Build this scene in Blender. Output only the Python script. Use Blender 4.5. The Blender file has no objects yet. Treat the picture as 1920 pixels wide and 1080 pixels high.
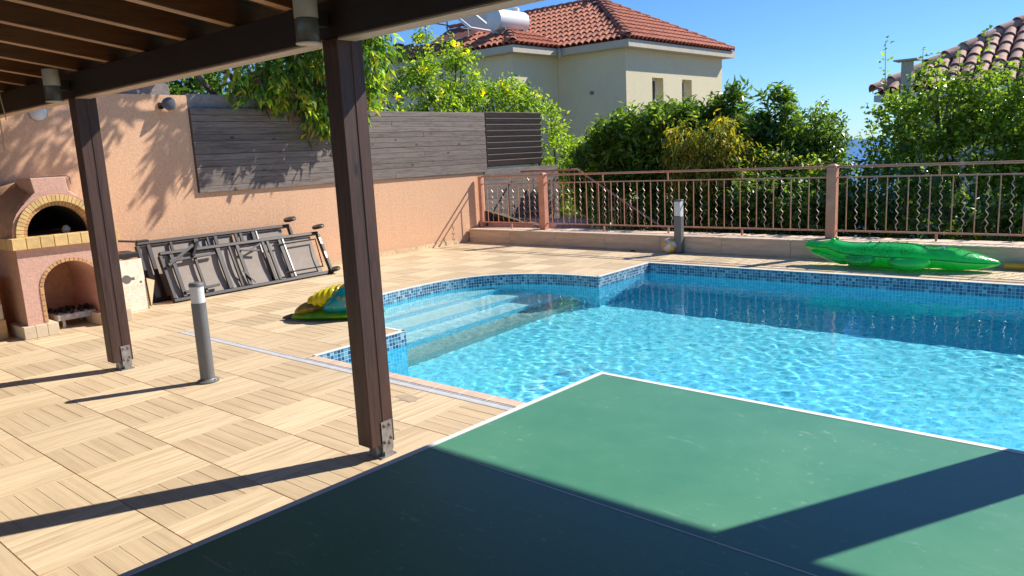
import bpy, bmesh, math, random
import numpy as np
from mathutils import Vector, Matrix, Euler

sc = bpy.context.scene
COL = sc.collection
R = math.radians
random.seed(7)

# ------------------------------------------------------------------ camera
cam = bpy.data.cameras.new('camera')
cam_o = bpy.data.objects.new('camera', cam)
COL.objects.link(cam_o)
sc.camera = cam_o
cam.sensor_width = 36.0
cam.lens = 26.21
cam.clip_start = 0.05
cam.clip_end = 60000.0
_r = Vector((0.76475, 0.64233, -0.0501)).normalized()
_w = Vector((-0.63904, 0.74890, -0.17543))
_w = (_w - _r * _w.dot(_r)).normalized()
_u = _r.cross(_w)
cam_o.matrix_world = Matrix(((_r.x, _u.x, -_w.x, 0.0), (_r.y, _u.y, -_w.y, 0.0),
                             (_r.z, _u.z, -_w.z, 1.5625), (0, 0, 0, 1)))

# ------------------------------------------------------------------ sky, sun, exposure
SUN_AZ, SUN_EL = R(62.5), R(40.0)
world = bpy.data.worlds.new('World')
sc.world = world
world.use_nodes = True
wn = world.node_tree
sky = wn.nodes.new('ShaderNodeTexSky')
sky.sky_type = 'NISHITA'
sky.sun_disc = False
sky.sun_elevation = SUN_EL
sky.sun_rotation = R(90) - SUN_AZ
sky.altitude = 60
sky.air_density = 1.0
sky.dust_density = 0.0
sky.ozone_density = 4.0
bg = wn.nodes['Background']
bg.inputs[1].default_value = 0.083
hs = wn.nodes.new('ShaderNodeHueSaturation')
hs.inputs['Saturation'].default_value = 1.0
tint = wn.nodes.new('ShaderNodeMix')
tint.data_type = 'RGBA'
tint.blend_type = 'MULTIPLY'
tint.inputs[0].default_value = 1.0
tint.inputs[7].default_value = (0.60, 0.91, 1.30, 1)
wn.links.new(sky.outputs[0], hs.inputs['Color'])
wn.links.new(hs.outputs[0], tint.inputs[6])
wn.links.new(tint.outputs[2], bg.inputs[0])

sun = bpy.data.lights.new('sun', 'SUN')
sun.energy = 5.0
sun.angle = R(0.55)
sun.color = (1.0, 0.955, 0.88)
sun_o = bpy.data.objects.new('sun', sun)
COL.objects.link(sun_o)
SUN_DIR = Vector((math.cos(SUN_AZ) * math.cos(SUN_EL), math.sin(SUN_AZ) * math.cos(SUN_EL), math.sin(SUN_EL)))
sun_o.rotation_euler = SUN_DIR.to_track_quat('Z', 'Y').to_euler()
sun_o.location = (6, 12, 15)
sun.cycles.is_caustics_light = True

vs = sc.view_settings
vs.view_transform = 'Standard'
vs.look = 'None'
vs.gamma = 1.0
vs.use_curve_mapping = False
vs.exposure = 0.5
sc.cycles.max_bounces = 20
sc.cycles.diffuse_bounces = 8
sc.cycles.glossy_bounces = 4
sc.cycles.transmission_bounces = 16
sc.cycles.sample_clamp_indirect = 6.0


# ------------------------------------------------------------------ materials
def new_mat(name):
    m = bpy.data.materials.new(name)
    m.use_nodes = True
    nt = m.node_tree
    p = nt.nodes['Principled BSDF']
    return m, nt, p


def node(nt, kind, **kw):
    n = nt.nodes.new(kind)
    for k, v in kw.items():
        setattr(n, k, v)
    return n


def mixc(nt, fac, a, b, blend='MIX'):
    n = nt.nodes.new('ShaderNodeMix')
    n.data_type = 'RGBA'
    n.blend_type = blend
    for sock, val in ((n.inputs[0], fac), (n.inputs[6], a), (n.inputs[7], b)):
        if hasattr(val, 'links'):
            nt.links.new(val, sock)
        elif isinstance(val, (tuple, list)):
            sock.default_value = (*val, 1) if len(val) == 3 else val
        else:
            sock.default_value = val
    return n.outputs[2]


def math_n(nt, op, a, b=None, c=None):
    n = nt.nodes.new('ShaderNodeMath')
    n.operation = op
    for i, v in enumerate((a, b, c)):
        if v is None:
            continue
        if hasattr(v, 'links'):
            nt.links.new(v, n.inputs[i])
        else:
            n.inputs[i].default_value = v
    return n.outputs[0]


def ramp(nt, fac, stops):
    n = nt.nodes.new('ShaderNodeValToRGB')
    el = n.color_ramp.elements
    while len(el) < len(stops):
        el.new(0.5)
    for e, (p, c) in zip(el, stops):
        e.position = p
        e.color = (*c, 1)
    nt.links.new(fac, n.inputs[0])
    return n.outputs[0]


def coords(nt, scale=(1, 1, 1), rand=True, kind='Object'):
    tc = nt.nodes.new('ShaderNodeTexCoord')
    mp = nt.nodes.new('ShaderNodeMapping')
    mp.inputs['Scale'].default_value = scale
    nt.links.new(tc.outputs[kind], mp.inputs['Vector'])
    if rand:
        oi = nt.nodes.new('ShaderNodeObjectInfo')
        mul = nt.nodes.new('ShaderNodeVectorMath')
        mul.operation = 'SCALE'
        mul.inputs[0].default_value = (37.1, 19.7, 53.3)
        nt.links.new(oi.outputs['Random'], mul.inputs['Scale'])
        nt.links.new(mul.outputs[0], mp.inputs['Location'])
    return mp.outputs[0]


def noise(nt, vec, scale, detail=4, rough=0.55, dist=0.0):
    n = nt.nodes.new('ShaderNodeTexNoise')
    n.inputs['Scale'].default_value = scale
    n.inputs['Detail'].default_value = detail
    n.inputs['Roughness'].default_value = rough
    n.inputs['Distortion'].default_value = dist
    nt.links.new(vec, n.inputs['Vector'])
    return n.outputs[0]


def bump(nt, p, height, strength=0.3, dist=0.01):
    b = nt.nodes.new('ShaderNodeBump')
    b.inputs['Strength'].default_value = strength
    b.inputs['Distance'].default_value = dist
    nt.links.new(height, b.inputs['Height'])
    nt.links.new(b.outputs[0], p.inputs['Normal'])


def simple(name, col, rough=0.7, var=0.25, vscale=3.0, bscale=0.0, bstr=0.3, metal=0.0, spec=0.5,
           stretch=(1, 1, 1), objvar=0.0, bdist=0.01):
    m, nt, p = new_mat(name)
    v = coords(nt, stretch)
    n = noise(nt, v, vscale, 5, 0.6)
    dark = tuple(c * (1 - var) for c in col)
    lite = tuple(min(1, c * (1 + var)) for c in col)
    c = ramp(nt, n, [(0.3, dark), (0.7, lite)])
    if objvar:
        oi = nt.nodes.new('ShaderNodeObjectInfo')
        k = math_n(nt, 'MULTIPLY_ADD', oi.outputs['Random'], 2 * objvar, 1 - objvar)
        cb = nt.nodes.new('ShaderNodeCombineColor')
        for i in range(3):
            nt.links.new(k, cb.inputs[i])
        c = mixc(nt, 1.0, c, cb.outputs[0], 'MULTIPLY')
    nt.links.new(c, p.inputs['Base Color'])
    p.inputs['Roughness'].default_value = rough
    p.inputs['Metallic'].default_value = metal
    p.inputs['Specular IOR Level'].default_value = spec
    if bscale:
        bump(nt, p, noise(nt, v, bscale, 4, 0.65), bstr, bdist)
    return m


def wood(name, col, dark, rough=0.6, axis=0, scale=1.0, objvar=0.12, gstr=0.25, knots=False):
    """wood grain running along a local axis"""
    m, nt, p = new_mat(name)
    st = [14 * scale] * 3
    st[axis] = 0.9 * scale
    v = coords(nt, st)
    n1 = noise(nt, v, 2.2, 6, 0.65, 0.6)
    n2 = noise(nt, v, 9.0, 3, 0.6)
    f = math_n(nt, 'MULTIPLY_ADD', n2, 0.4, math_n(nt, 'MULTIPLY', n1, 0.6))
    c = ramp(nt, f, [(0.36, dark), (0.52, col), (0.68, tuple(min(1, x * 1.2) for x in col))])
    if knots:
        st2 = [3.2] * 3
        st2[axis] = 1.6
        vv = coords(nt, st2)
        vo = nt.nodes.new('ShaderNodeTexVoronoi')
        vo.inputs['Scale'].default_value = 1.6
        nt.links.new(vv, vo.inputs['Vector'])
        k = ramp(nt, vo.outputs['Distance'], [(0.05, (0.25, 0.25, 0.25)), (0.12, (1, 1, 1))])
        c = mixc(nt, 1.0, c, k, 'MULTIPLY')
    oi = nt.nodes.new('ShaderNodeObjectInfo')
    k = math_n(nt, 'MULTIPLY_ADD', oi.outputs['Random'], 2 * objvar, 1 - objvar)
    cb = nt.nodes.new('ShaderNodeCombineColor')
    for i in range(3):
        nt.links.new(k, cb.inputs[i])
    c = mixc(nt, 1.0, c, cb.outputs[0], 'MULTIPLY')
    nt.links.new(c, p.inputs['Base Color'])
    p.inputs['Roughness'].default_value = rough
    bump(nt, p, f, gstr, 0.004)
    return m


def tile_mat(name, base, streak, axis):
    """wood-look porcelain: grain along local axis, plank stripes across it"""
    m, nt, p = new_mat(name)
    st = [17.0, 17.0, 17.0]
    st[axis] = 0.7
    v = coords(nt, st)
    n1 = noise(nt, v, 1.5, 4, 0.55, 0.35)
    st2 = [60.0] * 3
    st2[axis] = 3.0
    n2 = noise(nt, coords(nt, st2), 2.0, 3, 0.6)
    f = math_n(nt, 'MULTIPLY_ADD', n2, 0.35, math_n(nt, 'MULTIPLY', n1, 0.65))
    c = ramp(nt, f, [(0.36, streak), (0.53, base), (0.66, tuple(min(1, x * 1.07) for x in base))])
    geo = nt.nodes.new('ShaderNodeNewGeometry')
    blot = noise(nt, geo.outputs['Position'], 0.9, 6, 0.65)
    spots_ = noise(nt, geo.outputs['Position'], 9.0, 4, 0.7)
    wear = math_n(nt, 'ADD', math_n(nt, 'MULTIPLY', ramp(nt, blot, [(0.42, (0, 0, 0)), (0.66, (1, 1, 1))]), 0.30), math_n(nt, 'MULTIPLY', ramp(nt, spots_, [(0.60, (0, 0, 0)), (0.74, (1, 1, 1))]), 0.22))
    c = mixc(nt, wear, c, tuple(x * 0.66 for x in base))
    oi = nt.nodes.new('ShaderNodeObjectInfo')
    k = math_n(nt, 'MULTIPLY_ADD', oi.outputs['Random'], 0.16, 0.92)
    cb = nt.nodes.new('ShaderNodeCombineColor')
    for i in range(3):
        nt.links.new(k, cb.inputs[i])
    c = mixc(nt, 1.0, c, cb.outputs[0], 'MULTIPLY')
    nt.links.new(c, p.inputs['Base Color'])
    p.inputs['Roughness'].default_value = 0.62
    p.inputs['Specular IOR Level'].default_value = 0.35
    bump(nt, p, f, 0.22, 0.003)
    return m


def mosaic(name, stops, grout, size=0.036, rough=0.25):
    """small glass mosaic on UV coordinates in metres"""
    m, nt, p = new_mat(name)
    tc = nt.nodes.new('ShaderNodeTexCoord')
    sc_ = nt.nodes.new('ShaderNodeVectorMath')
    sc_.operation = 'SCALE'
    sc_.inputs['Scale'].default_value = 1.0 / size
    nt.links.new(tc.outputs['UV'], sc_.inputs[0])
    fl = nt.nodes.new('ShaderNodeVectorMath')
    fl.operation = 'FLOOR'
    nt.links.new(sc_.outputs[0], fl.inputs[0])
    fr = nt.nodes.new('ShaderNodeVectorMath')
    fr.operation = 'FRACTION'
    nt.links.new(sc_.outputs[0], fr.inputs[0])
    wnz = nt.nodes.new('ShaderNodeTexWhiteNoise')
    wnz.noise_dimensions = '2D'
    nt.links.new(fl.outputs[0], wnz.inputs['Vector'])
    c = ramp(nt, wnz.outputs['Value'], stops)
    sep = nt.nodes.new('ShaderNodeSeparateXYZ')
    nt.links.new(fr.outputs[0], sep.inputs[0])
    ex = math_n(nt, 'ABSOLUTE', math_n(nt, 'SUBTRACT', sep.outputs[0], 0.5))
    ey = math_n(nt, 'ABSOLUTE', math_n(nt, 'SUBTRACT', sep.outputs[1], 0.5))
    e = math_n(nt, 'MAXIMUM', ex, ey)
    g = math_n(nt, 'GREATER_THAN', e, 0.435)
    c = mixc(nt, g, c, grout)
    nt.links.new(c, p.inputs['Base Color'])
    p.inputs['Roughness'].default_value = rough
    h = math_n(nt, 'SUBTRACT', 1.0, g)
    bump(nt, p, h, 0.25, 0.002)
    return m


def leaf_mat(name, rough=0.45, trans=0.35):
    """leaf colour comes from a per-leaf hue attribute"""
    m = bpy.data.materials.new(name)
    m.use_nodes = True
    nt = m.node_tree
    p = nt.nodes['Principled BSDF']
    at = nt.nodes.new('ShaderNodeVertexColor')
    at.layer_name = 'hue'
    nt.links.new(at.outputs[0], p.inputs['Base Color'])
    p.inputs['Roughness'].default_value = rough
    p.inputs['Specular IOR Level'].default_value = 0.5
    tr = nt.nodes.new('ShaderNodeBsdfTranslucent')
    tc = mixc(nt, 1.0, at.outputs[0], (2.0, 2.2, 0.7), 'MULTIPLY')
    nt.links.new(tc, tr.inputs[0])
    mx = nt.nodes.new('ShaderNodeMixShader')
    mx.inputs[0].default_value = trans
    nt.links.new(p.outputs[0], mx.inputs[1])
    nt.links.new(tr.outputs[0], mx.inputs[2])
    nt.links.new(mx.outputs[0], nt.nodes['Material Output'].inputs[0])
    return m


def plaster(name, col, grain=90, var=0.14, stain=0.12, streak=0.0):
    m, nt, p = new_mat(name)
    v = coords(nt, (1, 1, 1), False)
    n1 = noise(nt, v, grain * 0.35, 5, 0.7)
    n2 = noise(nt, v, 1.1, 5, 0.65)
    c = ramp(nt, n1, [(0.3, tuple(x * (1 - var * 1.6) for x in col)), (0.55, col),
                      (0.75, tuple(min(1, x * (1 + var)) for x in col))])
    c = mixc(nt, math_n(nt, 'MULTIPLY', n2, stain), c, tuple(x * 0.6 for x in col))
    if streak:
        # run marks, patchy repairs and splash dirt along the foot
        n3 = noise(nt, coords(nt, (3.5, 3.5, 0.35), False), 1.6, 5, 0.7)
        c = mixc(nt, math_n(nt, 'MULTIPLY', ramp(nt, n3, [(0.50, (0, 0, 0)), (0.72, (1, 1, 1))]), streak), c, tuple(x * 0.62 for x in col))
        n4 = noise(nt, v, 0.7, 2, 0.4)
        c = mixc(nt, math_n(nt, 'MULTIPLY', ramp(nt, n4, [(0.52, (0, 0, 0)), (0.56, (1, 1, 1))]), 0.10), c, tuple(min(1, x * 1.15) for x in col))
        ge = nt.nodes.new('ShaderNodeNewGeometry')
        sp_ = nt.nodes.new('ShaderNodeSeparateXYZ')
        nt.links.new(ge.outputs['Position'], sp_.inputs[0])
        hgt = math_n(nt, 'ADD', sp_.outputs[2], math_n(nt, 'MULTIPLY', n3, 0.25))
        c = mixc(nt, ramp(nt, hgt, [(0.14, (0.32, 0.32, 0.32)), (0.36, (0, 0, 0))]), c, (0.42, 0.30, 0.21))
    nt.links.new(c, p.inputs['Base Color'])
    p.inputs['Roughness'].default_value = 0.9
    p.inputs['Specular IOR Level'].default_value = 0.2
    bump(nt, p, noise(nt, v, grain, 4, 0.7), 0.55, 0.012)
    return m


MT = {}
MT['tile_light'] = tile_mat('tile_pale_planks', (0.73, 0.555, 0.345), (0.50, 0.355, 0.195), 0)
MT['tile_dark'] = tile_mat('tile_tan_planks', (0.63, 0.47, 0.285), (0.525, 0.38, 0.225), 0)
MT['grout'] = simple('grout', (0.20, 0.15, 0.10), 0.9, 0.2, 8)
MT['coping'] = simple('coping', (0.70, 0.50, 0.36), 0.6, 0.12, 9, 60, 0.2)
MT['trim'] = simple('pale_trim', (0.82, 0.79, 0.74), 0.5, 0.08, 9)
MT['wall'] = plaster('orange_plaster', (0.80, 0.48, 0.29), streak=0.22)
MT['wall_cap'] = plaster('wall_cap', (0.62, 0.36, 0.22))
MT['grey_plaster'] = plaster('grey_plaster', (0.30, 0.27, 0.26), 60, 0.2, 0.4)
MT['cream'] = plaster('cream_plaster', (0.86, 0.755, 0.49), 60, 0.06, 0.2, streak=0.12)
MT['white_wall'] = plaster('white_plaster', (0.72, 0.70, 0.66), 60, 0.05, 0.1)
MT['fascia'] = simple('fascia_paint', (0.60, 0.53, 0.40), 0.7, 0.06, 4)
MT['kerb'] = simple('kerb_stone', (0.70, 0.50, 0.33), 0.8, 0.18, 5, 40, 0.3, stretch=(0.5, 1, 4), objvar=0.06)
MT['kerb_top'] = simple('kerb_top_stone', (0.66, 0.50, 0.36), 0.75, 0.12, 6, 40, 0.2, objvar=0.05)
MT['pink'] = plaster('pink_plaster', (0.74, 0.44, 0.36), 60, 0.1, 0.2)
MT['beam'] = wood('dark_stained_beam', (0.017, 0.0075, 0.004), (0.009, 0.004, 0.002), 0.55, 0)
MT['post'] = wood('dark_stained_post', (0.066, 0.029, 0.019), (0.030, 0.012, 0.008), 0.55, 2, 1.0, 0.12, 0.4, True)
MT['rafter'] = wood('stained_rafter', (0.12, 0.048, 0.014), (0.06, 0.023, 0.006), 0.5, 1)
MT['rafter_bounce'] = wood('rafter_bounce_tone', (0.38, 0.22, 0.125), (0.25, 0.13, 0.065), 0.55, 1)  # paler colour for rafter undersides: light bounced off the deck, painted in
MT['beam_bounce'] = wood('beam_bounce_strip', (0.46, 0.33, 0.24), (0.34, 0.23, 0.16), 0.6, 0)
MT['ceiling'] = wood('stained_board', (0.125, 0.050, 0.014), (0.062, 0.023, 0.006), 0.5, 0)
MT['fence'] = wood('grey_fence_board', (0.195, 0.155, 0.130), (0.085, 0.066, 0.056), 0.8, 1, 1.0, 0.16, 0.4, True)
MT['louvre'] = wood('dark_louvre_slat', (0.115, 0.084, 0.068), (0.06, 0.042, 0.034), 0.75, 1)
MT['rust_rail'] = simple('terracotta_rail_paint', (0.52, 0.25, 0.165), 0.5, 0.18, 9, 60, 0.15)
MT['rust_post'] = simple('terracotta_post_paint', (0.60, 0.27, 0.17), 0.55, 0.15, 7, 60, 0.15)
MT['wavy'] = simple('pale_wavy_bar', (0.56, 0.36, 0.27), 0.4, 0.15, 9, metal=0.2)
MT['steel'] = simple('galvanised_steel', (0.36, 0.35, 0.34), 0.45, 0.3, 20, metal=0.8)
MT['rusty'] = simple('rusty_steel', (0.20, 0.13, 0.09), 0.7, 0.4, 20, metal=0.4)
MT['grey_paint'] = simple('grey_bollard_paint', (0.17, 0.165, 0.16), 0.5, 0.08, 6, metal=0.2)
MT['frosted'] = simple('frosted_glass', (0.70, 0.69, 0.66), 0.35, 0.05, 5)
MT['lamp_glass'] = simple('lamp_glass', (0.36, 0.34, 0.29), 0.35, 0.08, 5)
MT['smoke_glass'] = simple('smoked_glass', (0.09, 0.085, 0.075), 0.2, 0.1, 5)
MT['drain'] = simple('drain_steel', (0.58, 0.57, 0.56), 0.5, 0.10, 12, metal=0.0)
MT['slot'] = simple('drain_slot', (0.10, 0.10, 0.10), 0.6, 0.1, 12)
MT['terracotta'] = simple('terracotta_tile', (0.50, 0.165, 0.085), 0.75, 0.28, 7, 40, 0.2, objvar=0.16)
MT['terracotta_pan'] = simple('terracotta_pan', (0.26, 0.085, 0.05), 0.85, 0.3, 6)
MT['terracotta_old'] = simple('weathered_tile', (0.52, 0.29, 0.21), 0.8, 0.3, 7, 40, 0.2, objvar=0.18)
MT['ridge_tile'] = simple('ridge_tile', (0.30, 0.115, 0.075), 0.8, 0.3, 7, objvar=0.15)
MT['white_paint'] = simple('white_paint', (0.80, 0.79, 0.76), 0.4, 0.04, 4)
MT['glass_dark'] = simple('window_glass', (0.05, 0.055, 0.06), 0.08, 0.1, 3)
MT['panel_glass'] = simple('solar_glass', (0.06, 0.06, 0.055), 0.35, 0.15, 3)
MT['oven_pink'] = plaster('oven_pink_plaster', (0.72, 0.43, 0.33), 70, 0.1, 0.25)
MT['oven_hood'] = plaster('oven_hood_plaster', (0.62, 0.36, 0.22), 50, 0.15, 0.3)
MT['fire_brick'] = simple('fire_brick', (0.58, 0.33, 0.14), 0.85, 0.22, 14, 60, 0.4, objvar=0.14)
MT['yellow_brick'] = simple('yellow_ledge_brick', (0.70, 0.47, 0.19), 0.75, 0.14, 14, 60, 0.3, objvar=0.10)
MT['mortar'] = simple('mortar', (0.48, 0.36, 0.24), 0.95, 0.2, 12)
MT['soot'] = simple('soot', (0.012, 0.011, 0.011), 0.95, 0.3, 8)
MT['block'] = simple('base_block', (0.62, 0.50, 0.34), 0.8, 0.12, 9, 50, 0.3, objvar=0.05)
MT['charcoal'] = simple('charcoal', (0.02, 0.02, 0.02), 0.95, 0.5, 30, 40, 0.6)
MT['ashy'] = simple('ashy_metal', (0.42, 0.40, 0.37), 0.7, 0.35, 25)
MT['bed_frame'] = simple('brown_bed_frame', (0.026, 0.016, 0.012), 0.5, 0.2, 9, metal=0.0)
MT['bed_light'] = simple('pale_bar', (0.50, 0.46, 0.42), 0.35, 0.1, 9, metal=0.5)
MT['card'] = simple('cardboard', (0.50, 0.36, 0.21), 0.9, 0.12, 9)
MT['black_plastic'] = simple('black_plastic', (0.018, 0.017, 0.017), 0.45, 0.2, 8)
MT['bark'] = simple('bark', (0.13, 0.095, 0.065), 0.95, 0.35, 6, 25, 0.7, stretch=(3, 3, 0.7))
MT['earth'] = simple('dry_earth', (0.15, 0.12, 0.07), 0.95, 0.35, 0.6, 9, 0.5)
MT['steel_shiny'] = simple('worn_steel', (0.5, 0.5, 0.5), 0.3, 0.2, 20, metal=0.9)
MT['leaf'] = leaf_mat('leaf_glossy', 0.34, 0.36)
MT['leaf_soft'] = leaf_mat('leaf_soft', 0.5, 0.42)


def mesh_cloth():
    """woven sling fabric of the loungers: fine thread pattern"""
    m, nt, p = new_mat('woven_sling')
    v = coords(nt, (1, 1, 1), False)
    w1 = nt.nodes.new('ShaderNodeTexWave')
    w1.inputs['Scale'].default_value = 26
    w1.inputs['Distortion'].default_value = 0.4
    nt.links.new(v, w1.inputs['Vector'])
    w1.bands_direction = 'Y'
    n = noise(nt, v, 14, 3)
    f = math_n(nt, 'MULTIPLY_ADD', w1.outputs['Fac'], 0.6, math_n(nt, 'MULTIPLY', n, 0.4))
    c = ramp(nt, f, [(0.2, (0.22, 0.175, 0.14)), (0.8, (0.40, 0.33, 0.27))])
    nt.links.new(c, p.inputs['Base Color'])
    p.inputs['Roughness'].default_value = 0.8
    bump(nt, p, w1.outputs['Fac'], 0.4, 0.003)
    return m


MT['sling'] = mesh_cloth()


def table_paint():
    m, nt, p = new_mat('green_table_paint')
    v = coords(nt, (1, 1, 1), False)
    dust = noise(nt, v, 2.2, 6, 0.7)
    c = ramp(nt, dust, [(0.35, (0.070, 0.245, 0.135)), (0.75, (0.105, 0.30, 0.18))])
    # scuffs: short pale arcs and specks left by use
    st = noise(nt, coords(nt, (9, 55, 1), False), 1.3, 3, 0.5, 1.5)
    sm = ramp(nt, st, [(0.64, (0, 0, 0)), (0.72, (1, 1, 1))])
    sp = noise(nt, v, 46, 2, 0.5)
    spm = ramp(nt, sp, [(0.67, (0, 0, 0)), (0.73, (1, 1, 1))])
    msk = math_n(nt, 'MULTIPLY', math_n(nt, 'MAXIMUM', sm, spm), ramp(nt, dust, [(0.42, (0.08, 0.08, 0.08)), (0.60, (0.5, 0.5, 0.5))]))
    c = mixc(nt, msk, c, (0.34, 0.46, 0.38))
    nt.links.new(c, p.inputs['Base Color'])
    rg = ramp(nt, dust, [(0.3, (0.30, 0.30, 0.30)), (0.7, (0.42, 0.42, 0.42))])
    nt.links.new(rg, p.inputs['Roughness'])
    return m


MT['table'] = table_paint()
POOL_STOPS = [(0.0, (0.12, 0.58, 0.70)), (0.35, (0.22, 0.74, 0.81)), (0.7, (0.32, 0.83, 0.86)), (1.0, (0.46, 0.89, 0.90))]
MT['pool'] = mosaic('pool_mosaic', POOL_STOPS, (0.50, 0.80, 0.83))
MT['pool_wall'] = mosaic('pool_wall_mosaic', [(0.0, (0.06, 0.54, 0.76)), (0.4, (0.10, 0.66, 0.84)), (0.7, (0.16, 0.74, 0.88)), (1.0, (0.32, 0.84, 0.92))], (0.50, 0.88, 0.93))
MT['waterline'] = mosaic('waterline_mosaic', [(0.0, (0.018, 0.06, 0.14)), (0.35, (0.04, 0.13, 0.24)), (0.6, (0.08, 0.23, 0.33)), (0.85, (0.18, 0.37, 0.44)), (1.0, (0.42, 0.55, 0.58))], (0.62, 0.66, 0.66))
MT['tread'] = mosaic('tread_mosaic', [(0.0, (0.62, 0.66, 0.60)), (1.0, (0.80, 0.82, 0.76))], (0.78, 0.80, 0.76))
MT['tread_grey'] = mosaic('tread_grey_mosaic', [(0.0, (0.36, 0.35, 0.28)), (1.0, (0.52, 0.49, 0.40))], (0.56, 0.54, 0.47))


# ------------------------------------------------------------------ mesh helpers
class MB:
    def __init__(self):
        self.v = []
        self.f = []

    def add(self, vs, fs):
        k = len(self.v)
        self.v += [tuple(p) for p in vs]
        self.f += [tuple(i + k for i in f) for f in fs]
        return self

    def box(self, lo, hi):
        x0, y0, z0 = lo
        x1, y1, z1 = hi
        return self.add([(x0, y0, z0), (x1, y0, z0), (x1, y1, z0), (x0, y1, z0), (x0, y0, z1), (x1, y0, z1), (x1, y1, z1), (x0, y1, z1)],
                        [(0, 3, 2, 1), (4, 5, 6, 7), (0, 1, 5, 4), (1, 2, 6, 5), (2, 3, 7, 6), (3, 0, 4, 7)])

    def obox(self, c, half, mat):
        c = Vector(c)
        vs = []
        for sz in (-1, 1):
            for sx, sy in ((-1, -1), (1, -1), (1, 1), (-1, 1)):
                vs.append(c + mat @ Vector((sx * half[0], sy * half[1], sz * half[2])))
        return self.add(vs, [(0, 3, 2, 1), (4, 5, 6, 7), (0, 1, 5, 4), (1, 2, 6, 5), (2, 3, 7, 6), (3, 0, 4, 7)])

    def bar(self, a, b, w, h, up=(0, 0, 1)):
        a, b = Vector(a), Vector(b)
        d = (b - a)
        L = d.length
        d.normalize()
        u = Vector(up)
        s = d.cross(u)
        if s.length < 1e-4:
            s = d.cross(Vector((1, 0, 0)))
        s.normalize()
        u = s.cross(d)
        m = Matrix((d, s, u)).transposed()
        return self.obox((a + b) / 2, (L / 2, w / 2, h / 2), m)

    def tube(self, pts, r, n=8, cap=True):
        pts = [Vector(p) for p in pts]
        rs = r if isinstance(r, (list, tuple)) else [r] * len(pts)
        k = len(self.v)
        prev = None
        for i, p in enumerate(pts):
            d = pts[min(i + 1, len(pts) - 1)] - pts[max(i - 1, 0)]
            d.normalize()
            if prev is None:
                a = d.cross(Vector((0, 0, 1)))
                if a.length < 0.05:
                    a = d.cross(Vector((1, 0, 0)))
            else:
                a = prev - d * prev.dot(d)
            a.normalize()
            prev = a
            b = d.cross(a)
            for j in range(n):
                t = 2 * math.pi * j / n
                self.v.append(tuple(p + (a * math.cos(t) + b * math.sin(t)) * rs[i]))
        m = len(pts)
        for i in range(m - 1):
            for j in range(n):
                j2 = (j + 1) % n
                self.f.append((k + i * n + j, k + i * n + j2, k + (i + 1) * n + j2, k + (i + 1) * n + j))
        if cap:
            self.f.append(tuple(k + j for j in reversed(range(n))))
            self.f.append(tuple(k + (m - 1) * n + j for j in range(n)))
        return self

    def prism(self, poly, z0, z1, skip_bottom=False):
        n = len(poly)
        k = len(self.v)
        self.v += [(x, y, z0) for x, y in poly] + [(x, y, z1) for x, y in poly]
        self.f.append(tuple(k + n + i for i in range(n)))
        if not skip_bottom:
            self.f.append(tuple(k + i for i in reversed(range(n))))
        for i in range(n):
            j = (i + 1) % n
            self.f.append((k + i, k + j, k + n + j, k + n + i))
        return self

    def lathe(self, prof, c=(0, 0, 0), n=20, axis='z'):
        """prof: (radius, height) pairs"""
        k = len(self.v)
        for r, h in prof:
            for j in range(n):
                t = 2 * math.pi * j / n
                p = (r * math.cos(t), r * math.sin(t), h)
                if axis == 'x':
                    p = (p[2], p[0], p[1])
                elif axis == 'y':
                    p = (p[1], p[2], p[0])
                self.v.append((p[0] + c[0], p[1] + c[1], p[2] + c[2]))
        for i in range(len(prof) - 1):
            for j in range(n):
                j2 = (j + 1) % n
                self.f.append((k + i * n + j, k + i * n + j2, k + (i + 1) * n + j2, k + (i + 1) * n + j))
        self.f.append(tuple(k + j for j in reversed(range(n))))
        self.f.append(tuple(k + (len(prof) - 1) * n + j for j in range(n)))
        return self

    def mesh(self, name, mat=None, smooth=False, bevel=0.0):
        me = bpy.data.meshes.new(name)
        me.from_pydata(self.v, [], self.f)
        if bevel:
            bm = bmesh.new()
            bm.from_mesh(me)
            bmesh.ops.bevel(bm, geom=list(bm.edges), offset=bevel, segments=1, affect='EDGES', clamp_overlap=True)
            bm.to_mesh(me)
            bm.free()
        if smooth:
            smooth_by_angle(me, 46)
        if mat:
            me.materials.append(MT[mat] if isinstance(mat, str) else mat)
        me.update()
        return me

    def build(self, name, mat, parent=None, smooth=False, bevel=0.0):
        return link(name, self.mesh(name, mat, smooth, bevel), parent)


def link(name, me, parent=None):
    o = bpy.data.objects.new(name, me)
    COL.objects.link(o)
    if parent:
        o.parent = parent
    return o


def tag(o, label, cat, group=None):
    o['label'] = label
    o['category'] = cat
    if group:
        o['group'] = group
    return o


def thing(name, label, cat, loc=(0, 0, 0), rz=0.0, group=None):
    o = link(name, None)
    o.location = loc
    o.rotation_euler = (0, 0, rz)
    o.empty_display_size = 0.2
    return tag(o, label, cat, group)


def structure(o):
    o['kind'] = 'structure'
    return o


def stuff(o):
    o['kind'] = 'stuff'
    return o


def smooth_by_angle(me, ang=40):
    me.polygons.foreach_set('use_smooth', [True] * len(me.polygons))
    bm = bmesh.new()
    bm.from_mesh(me)
    for e in bm.edges:
        if len(e.link_faces) == 2 and e.calc_face_angle(0) > R(ang):
            e.smooth = False
    bm.to_mesh(me)
    bm.free()


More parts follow.
